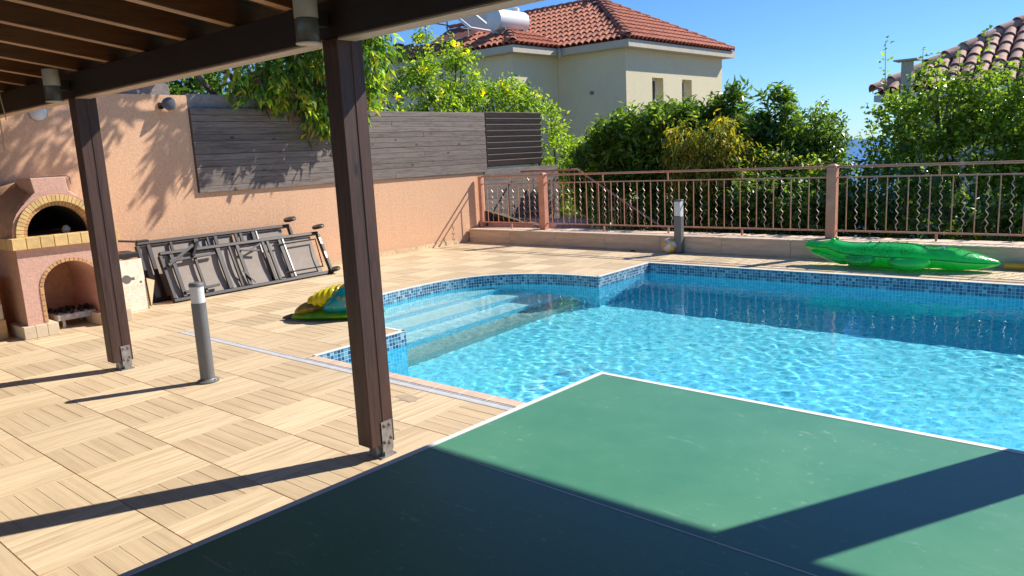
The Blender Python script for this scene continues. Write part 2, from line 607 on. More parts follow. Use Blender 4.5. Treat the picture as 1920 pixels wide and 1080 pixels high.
def clip_half(poly, nx, ny, d, keep_inside=True):
    """keep points with nx*x+ny*y <= d (or >= when not inside)"""
    out = []
    n = len(poly)
    s = 1 if keep_inside else -1
    for i in range(n):
        a, b = poly[i], poly[(i + 1) % n]
        da = s * (nx * a[0] + ny * a[1] - d)
        db = s * (nx * b[0] + ny * b[1] - d)
        if da <= 0:
            out.append(a)
        if (da < 0 < db) or (db < 0 < da):
            t = da / (da - db)
            out.append((a[0] + t * (b[0] - a[0]), a[1] + t * (b[1] - a[1])))
    return out


def area(p):
    return 0.5 * abs(sum(p[i][0] * p[(i + 1) % len(p)][1] - p[(i + 1) % len(p)][0] * p[i][1] for i in range(len(p)))) if len(p) > 2 else 0


def subtract_convex(poly, hole):
    """pieces of a convex polygon outside a convex ccw hole"""
    res = []
    rest = poly
    m = len(hole)
    for i in range(m):
        a, b = hole[i], hole[(i + 1) % m]
        nx, ny = (b[1] - a[1]), -(b[0] - a[0])
        d = nx * a[0] + ny * a[1]
        o = clip_half(rest, nx, ny, d, False)
        if area(o) > 1e-5:
            res.append(o)
        rest = clip_half(rest, nx, ny, d, True)
        if area(rest) < 1e-6:
            break
    return res


# ------------------------------------------------------------------ the pool and its deck (setting)
PX0, PX1, PY0, PY1 = -5.18, 2.8, 3.50, 9.0
NC, NAX, NAY, NEXP = (-5.18, 6.12), 1.73, 1.62, 2.6
WATER = -0.135
FLOOR = -1.25
niche = [(PX0, NC[1] - NAY)]
for i in range(1, 40):
    t = math.pi * i / 40
    cy, sx = -math.cos(t), math.sin(t)
    niche.append((NC[0] - NAX * abs(sx) ** (2 / NEXP), NC[1] + NAY * math.copysign(abs(cy) ** (2 / NEXP), cy)))
niche.append((PX0, NC[1] + NAY))
niche_ccw = list(reversed(niche))          # counter-clockwise
pool_rect = [(PX0, PY0), (PX1, PY0), (PX1, PY1), (PX0, PY1)]
outline = [(PX0, PY0)] + niche + [(PX0, PY1), (PX1, PY1), (PX1, PY0)]   # clockwise round the water


def in_pool(x, y, m=0.0):
    if PX0 - m < x < PX1 + m and PY0 - m < y < PY1 + m:
        return True
    if x <= PX0 and abs(y - NC[1]) < NAY + m:
        return ((NC[0] - x) / (NAX + m)) ** NEXP + (abs(y - NC[1]) / (NAY + m)) ** NEXP < 1
    return False


def uv_mesh(name, quads, mats):
    """quads: (verts, uvs, material index)"""
    vs, fs, uvs, mi = [], [], [], []
    for q, uv, k in quads:
        b = len(vs)
        vs += q
        fs.append(tuple(range(b, b + len(q))))
        uvs += uv
        mi.append(k)
    me = bpy.data.meshes.new(name)
    me.from_pydata(vs, [], fs)
    l = me.uv_layers.new(name='UVMap')
    l.data.foreach_set('uv', [c for u in uvs for c in u])
    for m in mats:
        me.materials.append(MT[m])
    me.polygons.foreach_set('material_index', mi)
    me.update()
    return me


quads = []
s = 0.0
pts = outline + [outline[0]]
for a, b in zip(pts[:-1], pts[1:]):
    L = math.hypot(b[0] - a[0], b[1] - a[1])
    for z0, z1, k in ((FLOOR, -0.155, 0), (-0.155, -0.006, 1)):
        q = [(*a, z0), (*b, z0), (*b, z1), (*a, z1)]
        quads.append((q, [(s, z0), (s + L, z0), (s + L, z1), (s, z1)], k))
    s += L
for poly in (pool_rect, niche_ccw):
    quads.append(([(x, y, FLOOR) for x, y in poly], list(poly), 2))
basin = structure(link('pool_basin', uv_mesh('pool_basin', quads, ['pool_wall', 'waterline', 'pool'])))
basin.data.polygons.foreach_set('use_smooth', [False] * len(basin.data.polygons))
receivers = [basin]
for xe, zt, tm in ((-5.46, -1.03, 'tread_grey'), (-5.76, -0.81, 'tread'), (-6.08, -0.58, 'tread'), (-6.46, -0.35, 'tread')):
    pl = clip_half(niche_ccw, 1, 0, xe, True)
    q = [([(x, y, zt) for x, y in pl], list(pl), 0)]
    ys = [p[1] for p in pl if abs(p[0] - xe) < 1e-6]
    y0, y1 = min(ys), max(ys)
    q.append(([(xe, y0, FLOOR + 0.002), (xe, y1, FLOOR + 0.002), (xe, y1, zt), (xe, y0, zt)],
              [(y0, FLOOR), (y1, FLOOR), (y1, zt), (y0, zt)], 1))
    st = link('step', uv_mesh('step', q, [tm, 'pool_wall' if tm == 'tread' else 'tread_grey']), basin)
    receivers.append(st)

# water: rippled surface, real refraction; the sun's caustics come through it
nx, ny = 600, 346
gx = np.linspace(-6.98, PX1 + 0.02, nx)
gy = np.linspace(PY0 - 0.02, PY1 + 0.02, ny)
xx, yy = np.meshgrid(gx, gy)
rng = np.random.default_rng(3)
zz = np.zeros_like(xx)
for i in range(90):
    lam = float(np.exp(rng.uniform(np.log(0.07), np.log(0.24))))
    th = rng.uniform(0, 2 * np.pi)
    kk = 2 * np.pi / lam
    zz += 0.000048 * (lam / 0.15) ** 0.95 * np.sin(kk * (xx * np.cos(th) + yy * np.sin(th)) + rng.uniform(0, 6.28))
calm = 0.85 + 0.35 * np.sin(xx * 0.9 + 1.0 + 0.8 * np.sin(yy)) * np.sin(yy * 0.8 + 0.4) + 0.25 * np.sin(xx * 2.3 + yy * 1.7)
zz = zz * calm + WATER
vid = np.arange(nx * ny).reshape(ny, nx)
fq = np.stack([vid[:-1, :-1], vid[:-1, 1:], vid[1:, 1:], vid[1:, :-1]], -1).reshape(-1, 4)
cx = (gx[:-1] + gx[1:]) / 2
cyy = (gy[:-1] + gy[1:]) / 2
keep = np.array([in_pool(a, b, 0.03) for b in cyy for a in cx])
fq = fq[keep]
used = np.unique(fq)
remap = np.full(nx * ny, -1)
remap[used] = np.arange(len(used))
vv = np.stack([xx, yy, zz], -1).reshape(-1, 3)[used]
wme = bpy.data.meshes.new('pool_water')
wme.from_pydata(vv.tolist(), [], remap[fq].tolist())
wme.polygons.foreach_set('use_smooth', [True] * len(wme.polygons))
wm = bpy.data.materials.new('pool_water')
wm.use_nodes = True
wnt = wm.node_tree
wnt.nodes.clear()
gl = wnt.nodes.new('ShaderNodeBsdfGlass')
gl.inputs['IOR'].default_value = 1.333
gl.inputs['Roughness'].default_value = 0.0
gl.inputs['Color'].default_value = (0.74, 0.96, 1.0, 1)
wo = wnt.nodes.new('ShaderNodeOutputMaterial')
wnt.links.new(gl.outputs[0], wo.inputs[0])
wme.materials.append(wm)
water = structure(link('pool_water', wme))
water.cycles.is_caustics_caster = True
for o in receivers:
    o.cycles.is_caustics_receiver = True

# deck sheet under the tiles, cut round the pool
deck = MB()
DX0, DX1, DY0, DY1 = -9.66, 5.0, -5.0, 10.12
for rect in ([(DX0, DY0), (PX0, DY0), (PX0, DY1), (DX0, DY1)],):
    for p in subtract_convex(rect, [(NC[0] + (x - NC[0]) * 1.003, NC[1] + (y - NC[1]) * 1.003) for x, y in niche_ccw]):
        p = clip_half(p, 1, 0, PX0 - 0.004)
        if area(p) > 1e-5:
            deck.add([(x, y, -0.012) for x, y in p], [tuple(range(len(p)))])
for a, b in (((PX0 - 0.004, DY0), (DX1, PY0 - 0.004)), ((PX0 - 0.004, PY1 + 0.004), (DX1, DY1)), ((PX1 + 0.004, PY0 - 0.004), (DX1, PY1 + 0.004))):
    deck.add([(a[0], a[1], -0.012), (b[0], a[1], -0.012), (b[0], b[1], -0.012), (a[0], b[1], -0.012)], [(0, 1, 2, 3)])
deck_o = structure(deck.build('pool_deck', 'grout'))

TS = 0.5
TX, TY = -3.254, 1.322
GAP = 0.0018


def plank_rects(w=TS, n=5):
    """planks along local x"""
    out = []
    pw = w / n
    for i in range(n):
        g0 = GAP if i == 0 else 0.0013
        g1 = GAP if i == n - 1 else 0.0013
        out.append((-w / 2 + GAP, -w / 2 + i * pw + g0, w / 2 - GAP, -w / 2 + (i + 1) * pw - g1))
    return out


def tile_mesh(mat):
    mb = MB()
    h_ = TS / 2 - GAP
    mb.add([(-h_, -h_, -0.0019), (h_, -h_, -0.0019), (h_, h_, -0.0019), (-h_, h_, -0.0019)], [(0, 1, 2, 3)])
    for i, (x0, y0, x1, y1) in enumerate(plank_rects()):
        c = 0.0016
        z = -0.0004 * (i % 2)
        k = len(mb.v)
        mb.v += [(x0, y0, -0.010), (x1, y0, -0.010), (x1, y1, -0.010), (x0, y1, -0.010),
                 (x0, y0, z - c), (x1, y0, z - c), (x1, y1, z - c), (x0, y1, z - c),
                 (x0 + c, y0 + c, z), (x1 - c, y0 + c, z), (x1 - c, y1 - c, z), (x0 + c, y1 - c, z)]
        for a in range(4):
            b = (a + 1) % 4
            mb.f.append((k + a, k + b, k + 4 + b, k + 4 + a))
            mb.f.append((k + 4 + a, k + 4 + b, k + 8 + b, k + 8 + a))
        mb.f.append((k + 8, k + 9, k + 10, k + 11))
    return mb.mesh('deck_tile', mat)


tm_light, tm_dark = tile_mesh('tile_light'), tile_mesh('tile_dark')
NY_LIM = 3.325         # the drain runs along this line


def allowed_pieces(poly):
    """cut a convex polygon by the deck limits"""
    xs = [p[0] for p in poly]
    ys = [p[1] for p in poly]
    cxm, cym = sum(xs) / len(xs), sum(ys) / len(ys)
    res = []
    p = clip_half(poly, -1, 0, 9.645)
    p = clip_half(p, 0, 1, 10.10)
    left = clip_half(p, 1, 0, PX0 - 0.035)
    right = clip_half(p, 1, 0, PX0 - 0.035, False)
    if area(left) > 1e-4:
        if min(q[1] for q in left) < NC[1] + NAY + 0.05 and max(q[1] for q in left) > NC[1] - NAY - 0.05 and max(q[0] for q in left) > -6.98:
            big = [(NC[0] + (x - NC[0]) * (1 + 0.03 / NAX) , NC[1] + (y - NC[1]) * (1 + 0.035 / NAY)) for x, y in niche_ccw]
            big = [(x + (0.2 if abs(x - PX0) < 1e-3 else 0), y) for x, y in big]
            res += subtract_convex(left, big)
        else:
            res.append(left)
    if area(right) > 1e-4:
        near = clip_half(right, 0, 1, NY_LIM)
        far = clip_half(right, 0, 1, PY1 + 0.035, False)
        for q in (near, far):
            if area(q) > 1e-4:
                res.append(q)
    return [q for q in res if area(q) > 2e-4]


def drain_cut(pieces):
    """leave the slot for the channel drain"""
    res = []
    for q in pieces:
        if max(p[0] for p in q) > -7.24 and max(p[1] for p in q) > 3.325 and min(p[1] for p in q) < 3.405:
            l = clip_half(q, 1, 0, -7.24)
            r_ = clip_half(q, 1, 0, -7.24, False)
            for z in (l, clip_half(r_, 0, 1, 3.325), clip_half(r_, 0, 1, 3.405, False)):
                if area(z) > 2e-4:
                    res.append(z)
        else:
            res.append(q)
    return res


tiles = []
for i in range(-14, 17):
    for j in range(-13, 19):
        x0, y0 = TX + i * TS, TY + j * TS
        c = (x0 + TS / 2, y0 + TS / 2)
        if c[0] < -9.9 or c[0] > 4.9 or c[1] < -4.9 or c[1] > 10.3:
            continue
        rect = [(x0, y0), (x0 + TS, y0), (x0 + TS, y0 + TS), (x0, y0 + TS)]
        pcs = drain_cut(allowed_pieces(rect))
        if not pcs:
            continue
        full = abs(sum(area(q) for q in pcs) - TS * TS) < 1e-4
        light = (i + j) % 2 == 0
        d = math.hypot(*c)
        facing = (c[0] * -0.639 + c[1] * 0.749) / max(d, 0.01)
        seen = facing > 0.72 and not (c[0] > -1.2 and c[1] < 3.2)
        tiles.append((not seen, d, c, light, full))
tiles.sort(key=lambda t: (t[0], t[1]))
rest = {True: MB(), False: MB()}
tile_rng = random.Random(11)
for n, (hidden, d, c, light, full) in enumerate(tiles):
    if n < 298:
        if full:
            o = link('deck_tile', tm_light if light else tm_dark, deck_o)
            o.location = (c[0], c[1], 0.0)
            o.rotation_euler = (0, 0, (R(90) if light else 0) + (math.pi if tile_rng.random() < 0.5 else 0))
            continue
        tgt = MB()
    else:
        tgt = rest[light]
    for (x0, y0, x1, y1) in plank_rects():
        # light tiles are laid a quarter turn round; all cut pieces in the tile's own frame
        if light:
            world_rect = [(c[0] - y1, c[1] + x0), (c[0] - y0, c[1] + x0), (c[0] - y0, c[1] + x1), (c[0] - y1, c[1] + x1)]
        else:
            world_rect = [(c[0] + x0, c[1] + y0), (c[0] + x1, c[1] + y0), (c[0] + x1, c[1] + y1), (c[0] + x0, c[1] + y1)]
        for q in drain_cut(allowed_pieces(world_rect)):
            if tgt in rest.values():
                if light:   # own frame of the joined part is turned like a light tile
                    q = [(y, -x) for x, y in q]
                tgt.prism(q, -0.010, -0.0004, True)
            else:
                loc = [((p[1] - c[1]), -(p[0] - c[0])) if light else (p[0] - c[0], p[1] - c[1]) for p in q]
                tgt.prism(loc, -0.010, -0.0004, True)
    if n < 298 and tgt.v:
        o = tgt.build('deck_tile', 'tile_light' if light else 'tile_dark', deck_o)
        o.location = (c[0], c[1], 0)
        o.rotation_euler = (0, 0, R(90) if light else 0)
for light, mb in rest.items():
    if mb.v:
        o = stuff(mb.build('deck_tiles_beyond', 'tile_light' if light else 'tile_dark', deck_o))
        o.rotation_euler = (0, 0, R(90) if light else 0)

# coping stones along the near edge, pale trim along the other edges
for k in range(33):
    x0 = PX0 + k * 0.25
    if x0 > PX1:
        break
    MB().box((x0 + 0.001, 3.408, -0.011), (x0 + 0.249, PY0 + 0.004, 0.002)).build('coping_stone', 'coping', deck_o, bevel=0.003)
trim = MB()


def strip(a, b, wdt, z0, z1):
    d = Vector((b[0] - a[0], b[1] - a[1]))
    d.normalize()
    nrm = Vector((-d.y, d.x)) * wdt
    trim.prism([a, b, (b[0] + nrm.x, b[1] + nrm.y), (a[0] + nrm.x, a[1] + nrm.y)], z0, z1)


seq = [(PX0, PY0)] + niche + [(PX0, PY1), (PX1, PY1)]
for a, b in zip(seq[:-1], seq[1:]):
    strip(a, b, 0.036, -0.011, 0.0035)
trim.build('pool_edge_trim', 'trim', deck_o)
dr = MB()
dr.box((-7.235, 3.328, -0.011), (5.0, 3.340, 0.001))
dr.box((-7.235, 3.346, -0.011), (5.0, 3.388, -0.001))
dr.box((-7.235, 3.392, -0.011), (5.0, 3.402, 0.001))
tag(dr.build('channel_drain', 'drain'), 'long narrow grey steel drain channel set in the deck beside the pool', 'drain')
sp = MB()
sp_r = random.Random(4)
sp.prism([(-3.66 + 0.115 * math.cos(t) * sp_r.uniform(.55, 1.1), 3.16 + 0.07 * math.sin(t) * sp_r.uniform(.5, 1.15)) for t in [i * 2 * math.pi / 22 for i in range(22)]], 0.0005, 0.0016)
tag(sp.build('mortar_stain', 'mortar'), 'small dried mortar patch on the deck tiles beside the middle post', 'stain')

# ------------------------------------------------------------------ land and sea beyond
gxs = [-400, -120, -60, -30, -14, -9.9, 0, 20, 60, 120, 400]
gys = [-60, -10, 0, 10.6, 13, 16, 22, 30, 45, 80, 200, 600, 1500]


def land_z(x, y):
    z = -1.6
    if y > 26:
        z -= (y - 26) * 0.16
    if x < -9.8 and y < 12:
        z = 0.6
    return max(z, -75)


gv = [(x, y, land_z(x, y)) for y in gys for x in gxs]
gf = []
for j in range(len(gys) - 1):
    for i in range(len(gxs) - 1):
        if not (gys[j] < 10.5 and -9.95 < gxs[i] < 19):
            gf.append((j * len(gxs) + i, j * len(gxs) + i + 1, (j + 1) * len(gxs) + i + 1, (j + 1) * len(gxs) + i))
structure(MB().add(gv, gf).build('ground', 'earth'))
gm = MB()
gm.add([(-9.95, -60, -1.62), (20, -60, -1.62), (20, 10.6, -1.62), (-9.95, 10.6, -1.62)], [(0, 1, 2, 3)])
structure(gm.build('ground_under_terrace', 'earth'))
sm, snt, spn = new_mat('sea_water')
spn.inputs['Base Color'].default_value = (0.030, 0.115, 0.27, 1)
spn.inputs['Roughness'].default_value = 0.35
bump(snt, spn, noise(snt, coords(snt, (1, 1, 1), False), 0.05, 4), 0.4, 1.0)
MT['sea'] = sm
sea = MB().add([(-30000, 250, -60), (30000, 250, -60), (30000, 32000, -60), (-30000, 32000, -60)], [(0, 1, 2, 3)])
structure(sea.build('sea', 'sea'))

# ------------------------------------------------------------------ orange garden wall and fence
WX = -9.65
wall_t = thing('garden_wall', 'tall rough orange plastered garden wall behind the oven and stacked loungers', 'wall', (WX, 3, 0))


def at(o, mb_obj):
    """re-centre a part built in world coordinates under a placed thing"""
    mb_obj.matrix_parent_inverse = o.matrix_world.inverted() if False else Matrix.Translation(-Vector(o.location))
    return mb_obj


def wpart(root, mb, name, mat, **kw):
    o = mb.build(name, mat, root, **kw)
    o.matrix_parent_inverse = Matrix.Translation(-Vector(root.location))
    return o


def wsub(root, part, mb, name, mat, **kw):
    o = mb.build(name, mat, part, **kw)
    return o


m = MB()
m.add([(WX, -4.5, -0.3), (WX, 4.955, -0.3), (WX, 10.62, -0.3), (WX, 10.62, 1.255), (WX, 4.955, 1.278), (WX, 4.955, 2.54), (WX, -4.5, 2.50),
       (WX - .25, -4.5, -0.3), (WX - .25, 4.955, -0.3), (WX - .25, 10.62, -0.3), (WX - .25, 10.62, 1.255), (WX - .25, 4.955, 1.278), (WX - .25, 4.955, 2.54), (WX - .25, -4.5, 2.50)],
      [(0, 1, 4, 5, 6), (1, 2, 3, 4), (9, 8, 11, 10), (8, 7, 13, 12, 11), (2, 9, 10, 3), (3, 10, 11, 4), (4, 11, 12, 5), (5, 12, 13, 6), (0, 6, 13, 7)])
wpart(wall_t, m, 'wall_face', 'wall')
# low tiled skirting along the foot
k = 0
for i in range(30):
    y0 = -4.2 + i * 0.5
    if y0 + 0.5 > 10.1:
        break
    o = MB().box((WX, y0 + 0.002, 0.0), (WX + 0.012, y0 + 0.498, 0.075)).build('skirting_tile', 'tile_light', wall_t)
    o.matrix_parent_inverse = Matrix.Translation(-Vector(wall_t.location))

fence_t = thing('timber_fence', 'weathered grey horizontal board fence on top of the orange wall', 'fence', (WX, 7.8, 1.27))
fr = random.Random(5)
z0, z1 = 1.268, 2.375
nb = 13
bh = (z1 - z0) / nb
joins = [4.965, 7.9, 10.70]
for b in range(nb):
    js = [4.965, fr.choice([6.7, 7.6, 8.4, 9.1]), 10.70]
    for a, c in zip(js[:-1], js[1:]):
        zz0 = z0 + b * bh + fr.uniform(-.002, .002)
        dx = fr.uniform(0, 0.006)
        o = MB().box((WX + 0.008 + dx, a + 0.002, zz0 + 0.002), (WX + 0.032 + dx, c - 0.002, zz0 + bh - 0.0015)).build('board', 'fence', fence_t, bevel=0.003)
        o.matrix_parent_inverse = Matrix.Translation(-Vector(fence_t.location))
m = MB()
m.box((WX - 0.02, 4.957, 1.28), (WX + 0.004, 10.70, 2.36))
wpart(fence_t, m, 'backing', 'louvre')

f2 = thing('slatted_screen', 'dark brown slatted privacy screen at the far end of the grey fence', 'screen', (WX, 11.5, 1.35))
for b in range(9):
    za = 1.375 + b * 0.113
    m = MB()
    ang = R(24)
    mat3 = Euler((0, ang, 0)).to_matrix()
    m.obox((WX + 0.02, 11.57, za + 0.052), (0.012, 0.855, 0.058), mat3)
    wpart(f2, m, 'slat', 'louvre', bevel=0.003)
wpart(f2, MB().box((WX - 0.045, 10.72, 1.36), (WX - 0.03, 12.42, 2.39)), 'backing', 'black_plastic')
for y in (10.71, 12.40):
    m = MB().box((WX - 0.06, y, 1.30), (WX - 0.005, y + 0.05, 2.395))
    wpart(f2, m, 'upright', 'louvre')
f3 = thing('low_board_fence', 'grey plank fence below the dark slatted screen beside the steps', 'fence', (WX, 11.8, 0.3))
for b in range(-8, 9):
    za = 0.28 + b * 0.115
    ye = 13.0
    m = MB().box((WX - 0.03, 10.64, za + 0.003), (WX - 0.004, ye, za + 0.112))
    wpart(f3, m, 'board', 'fence', bevel=0.003)

gw = thing('neighbour_wall', 'grey concrete strip wall rising above the orange wall', 'wall', (WX - .3, 4, 2.4))
wpart(gw, MB().box((WX - 0.30, 4.97, 2.2), (WX - 0.02, 7.25, 2.565)), 'parapet', 'grey_plaster', bevel=0.006)
wpart(gw, MB().box((WX - 0.75, -4.4, 2.2), (WX - 0.32, 4.90, 3.4)), 'upper_wall', 'grey_plaster', bevel=0.006)

# ------------------------------------------------------------------ kerb wall and railing at the far side
kerb_t = thing('kerb_wall', 'low stone-faced kerb wall under the terracotta railing along the far deck edge', 'kerb', (-4, 10.1, 0))
KY0, KY1, KZ = 10.105, 10.62, 0.243
m = MB().box((WX + 0.02, KY0 + 0.016, -0.3), (5, KY1, KZ - 0.024))
wpart(kerb_t, m, 'core', 'mortar')
x = WX + 0.02
i = 0
while x < 4.6:
    L = 1.0
    m = MB().box((x + 0.002, KY0 + 0.002, 0.0), (x + L - 0.002, KY0 + 0.0155, KZ - 0.026))
    wpart(kerb_t, m, 'facing_stone', 'kerb', bevel=0.002)
    m = MB().box((x + 0.002, KY0 - 0.012, KZ - 0.0235), (x + L - 0.002, KY1 + 0.01, KZ))
    wpart(kerb_t, m, 'cap_stone', 'kerb_top', bevel=0.004)
    x += L
RY = 10.42
rail_t = thing('balustrade', 'terracotta painted metal railing with straight and wavy bars along the far kerb', 'railing', (-4, RY, KZ))
LOC = Vector(rail_t.location)


def wav_mesh(h, name='wavy_bar'):
    pts = []
    n = 33
    for i in range(n):
        z = h * i / (n - 1)
        env = min(1, 6 * min(i, n - 1 - i) / n)
        pts.append((0.017 * math.sin(2 * math.pi * z / 0.105) * env, 0.004 * math.cos(2 * math.pi * z / 0.105), z))
    return MB().tube(pts, 0.0052, 5).mesh(name, 'wavy', True)


BZ, MZ, TZ = 0.345, 1.055, 1.192
wav = wav_mesh(MZ - BZ)
stm = MB().box((-0.006, -0.006, 0), (0.006, 0.006, MZ - BZ)).mesh('bar', 'rust_rail')
posts_x = [-8.085, -3.20, 1.70]
for px in posts_x:
    m = MB()
    m.box((px - 0.062, RY - 0.062, KZ), (px + 0.062, RY + 0.062, 1.20))
    po = wpart(rail_t, m, 'post', 'rust_post', bevel=0.008)
    m = MB()
    m.add([(px - 0.07, RY - 0.07, 1.2015), (px + 0.07, RY - 0.07, 1.2015), (px + 0.07, RY + 0.07, 1.2015), (px - 0.07, RY + 0.07, 1.2015),
           (px - 0.03, RY - 0.03, 1.232), (px + 0.03, RY - 0.03, 1.232), (px + 0.03, RY + 0.03, 1.232), (px - 0.03, RY + 0.03, 1.232)],
          [(0, 3, 2, 1), (4, 5, 6, 7), (0, 1, 5, 4), (1, 2, 6, 5), (2, 3, 7, 6), (3, 0, 4, 7)])
    m.build('post_cap', 'rust_post', po, bevel=0.004)
m = MB().box((-9.60, RY - 0.03, KZ), (-9.53, RY + 0.03, 1.20))
wpart(rail_t, m, 'end_post', 'rust_post', bevel=0.004)
segs = [(-9.53, posts_x[0] - 0.062), (posts_x[0] + 0.062, posts_x[1] - 0.062), (posts_x[1] + 0.062, posts_x[2] - 0.062)]
for a, b in segs:
    wpart(rail_t, MB().tube([(a, RY, TZ), (b, RY, TZ)], 0.017, 10), 'top_rail', 'rust_rail', smooth=True)
    wpart(rail_t, MB().box((a, RY - 0.011, MZ - 0.009), (b, RY + 0.011, MZ + 0.009)), 'middle_rail', 'rust_rail')
    wpart(rail_t, MB().box((a, RY - 0.011, BZ - 0.011), (b, RY + 0.011, BZ + 0.011)), 'bottom_rail', 'rust_rail')
    n = max(2, round((b - a) / 0.1225))
    st = (b - a) / n
    for i in range(1, n):
        x = a + i * st
        o = link('wavy_bar' if i % 2 == 0 else 'bar', wav if i % 2 == 0 else stm, rail_t)
        o.location = Vector((x, RY, BZ)) - LOC
    ns = max(1, int((b - a) / 1.5))
    for i in range(1, ns + 1):
        x = a + (b - a) * i / (ns + 1)
        wpart(rail_t, MB().box((x - 0.009, RY - 0.009, MZ + 0.0095), (x + 0.009, RY + 0.009, TZ - 0.016)), 'stay', 'rust_rail')
        wpart(rail_t, MB().box((x - 0.012, RY - 0.012, KZ), (x + 0.012, RY + 0.012, BZ - 0.0115)), 'foot', 'rust_rail')

# stair landing and its own sloping rail beyond the kerb
land_t = thing('stair_landing', 'pink plastered stair landing just behind the balustrade and slatted screen', 'landing', (-8.8, 11.2, 0))
wpart(land_t, MB().box((WX + 0.02, 10.64, -1.6), (-8.02, 11.72, 0.30)), 'landing_block', 'pink', bevel=0.01)
for i in range(7):
    wpart(land_t, MB().box((-8.02 + i * 0.28 + 0.001, 10.64, -1.6), (-8.02 + (i + 1) * 0.28, 11.72, 0.30 - (i + 1) * 0.17)), 'tread', 'kerb_top', bevel=0.006)
sr = thing('stair_railing', 'sloping terracotta handrail with bars going down the steps behind the balustrade', 'railing', (-8.1, 11.62, 0.3))
SY = 11.62
top = [(-9.55, SY, 1.235), (-8.18, SY, 1.235), (-6.15, SY, 0.03), (-5.9, SY, -0.12)]
wpart(sr, MB().tube(top, 0.02, 8), 'handrail', 'rust_rail', smooth=True)
wpart(sr, MB().tube([(-9.55, SY, 0.44), (-8.18, SY, 0.44), (-6.15, SY, -0.77)], 0.012, 6), 'lower_rail', 'rust_rail', smooth=True)
for i in range(27):
    x = -9.5 + i * 0.125
    drop = max(0.0, (x + 8.18) * 0.594)
    o = link('wavy_bar' if i % 2 else 'bar', wav if i % 2 else stm, sr)
    o.location = Vector((x, SY, 0.45 - drop)) - Vector(sr.location)
    o.scale = (1, 1, 0.77 / (MZ - BZ))

# ------------------------------------------------------------------ pergola
perg = thing('pergola', 'dark brown timber pergola with boarded sloping roof over the table', 'pergola', (-3.0, 0, 0))
SL = R(8.0)


def roofz(y):
    return 2.345 - (y - 2.31) * math.tan(SL)


PYC = 2.405
for px in (-6.2975, -3.0725, 0.065, 3.2):
    x0, x1 = px - 0.0575, px + 0.0575
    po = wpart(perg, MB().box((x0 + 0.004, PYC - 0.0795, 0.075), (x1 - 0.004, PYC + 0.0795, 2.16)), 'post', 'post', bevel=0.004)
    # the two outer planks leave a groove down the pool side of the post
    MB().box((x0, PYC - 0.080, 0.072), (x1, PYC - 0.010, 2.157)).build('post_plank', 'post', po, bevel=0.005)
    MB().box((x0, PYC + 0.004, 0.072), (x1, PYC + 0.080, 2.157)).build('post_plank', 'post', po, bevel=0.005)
    br = MB()
    br.box((x1 + 0.0005, PYC - 0.010, 0.035), (x1 + 0.005, PYC + 0.062, 0.20))
    br.box((x0 - 0.005, PYC - 0.010, 0.035), (x0 - 0.0005, PYC + 0.062, 0.20))
    br.box((x0 - 0.005, PYC - 0.030, 0.0005), (x1 + 0.012, PYC + 0.075, 0.008))
    br.box((px - 0.03, PYC - 0.03, 0.008), (px + 0.03, PYC + 0.05, 0.072))
    br.box((x1 - 0.02, PYC + 0.0, 0.008), (x1 + 0.005, PYC + 0.055, 0.035))
    bo = br.build('foot_bracket', 'steel', po)
    bl = MB()
    for yy_, z_ in ((0.008, 0.175), (0.044, 0.175), (0.004, 0.085), (0.036, 0.075), (0.05, 0.10)):
        bl.lathe([(0.009, 0), (0.009, 0.006), (0.004, 0.009)], (x1 + 0.005, PYC + yy_, z_), 8, 'x')
    bl.build('bolts', 'rusty', po)['kind'] = 'stuff'
for (y0, y1) in ((PYC - 0.075, PYC - 0.005), (PYC + 0.005, PYC + 0.075)):
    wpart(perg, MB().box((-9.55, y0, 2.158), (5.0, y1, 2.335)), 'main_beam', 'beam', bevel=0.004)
wpart(perg, MB().box((-9.5, PYC - 0.072, 2.148), (-6.357, PYC + 0.035, 2.1565)).box((-6.238, PYC - 0.072, 2.148), (-3.132, PYC + 0.035, 2.1565)).box((-3.013, PYC - 0.072, 2.148), (0.005, PYC + 0.035, 2.1565)), 'beam_bounce_strip', 'beam_bounce')  # added strip; its pale colour stands for bounce light under the beam
wpart(perg, MB().box((-9.55, -2.6, 2.60), (5.0, -2.46, 2.98)), 'rear_beam', 'beam')
for px in (-6.27, 3.2):
    wpart(perg, MB().box((px - 0.08, -2.6, 0), (px + 0.08, -2.46, 2.6)), 'rear_post', 'post')
RY0, RY1 = -3.1, 2.85
rm = MB()
ca, sa = math.cos(SL), math.sin(SL)
L = (RY1 - RY0) / ca
rmat = Euler((-SL, 0, 0)).to_matrix()
rm.obox((0, 0, 0), (0.034, L / 2, 0.07), rmat)
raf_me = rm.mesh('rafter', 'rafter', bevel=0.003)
raf_me.materials.append(MT['rafter_bounce'])
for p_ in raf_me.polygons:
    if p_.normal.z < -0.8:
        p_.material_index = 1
ymid = (RY0 + RY1) / 2
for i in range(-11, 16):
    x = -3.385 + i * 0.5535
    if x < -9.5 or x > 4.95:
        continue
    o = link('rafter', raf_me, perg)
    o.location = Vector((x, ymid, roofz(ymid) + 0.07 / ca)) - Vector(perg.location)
nbd = 50
bw = L / nbd
bm_ = MB()
bm_.obox((0, 0, 0), (7.25, bw / 2 - 0.0008, 0.009), rmat)
brd = bm_.mesh('roof_board', 'ceiling', bevel=0.002)
for i in range(nbd):
    t = -L / 2 + (i + 0.5) * bw
    y = ymid + t * ca
    o = link('roof_board', brd, perg)
    o.location = Vector((-2.28, y, roofz(ymid) - t * sa + (0.14 + 0.0095) / ca)) - Vector(perg.location)
m = MB()
m.obox((-2.28, ymid, roofz(ymid) + 0.178), (7.35, L / 2 + 0.03, 0.012), rmat)
wpart(perg, m, 'roof_covering', 'terracotta_pan')

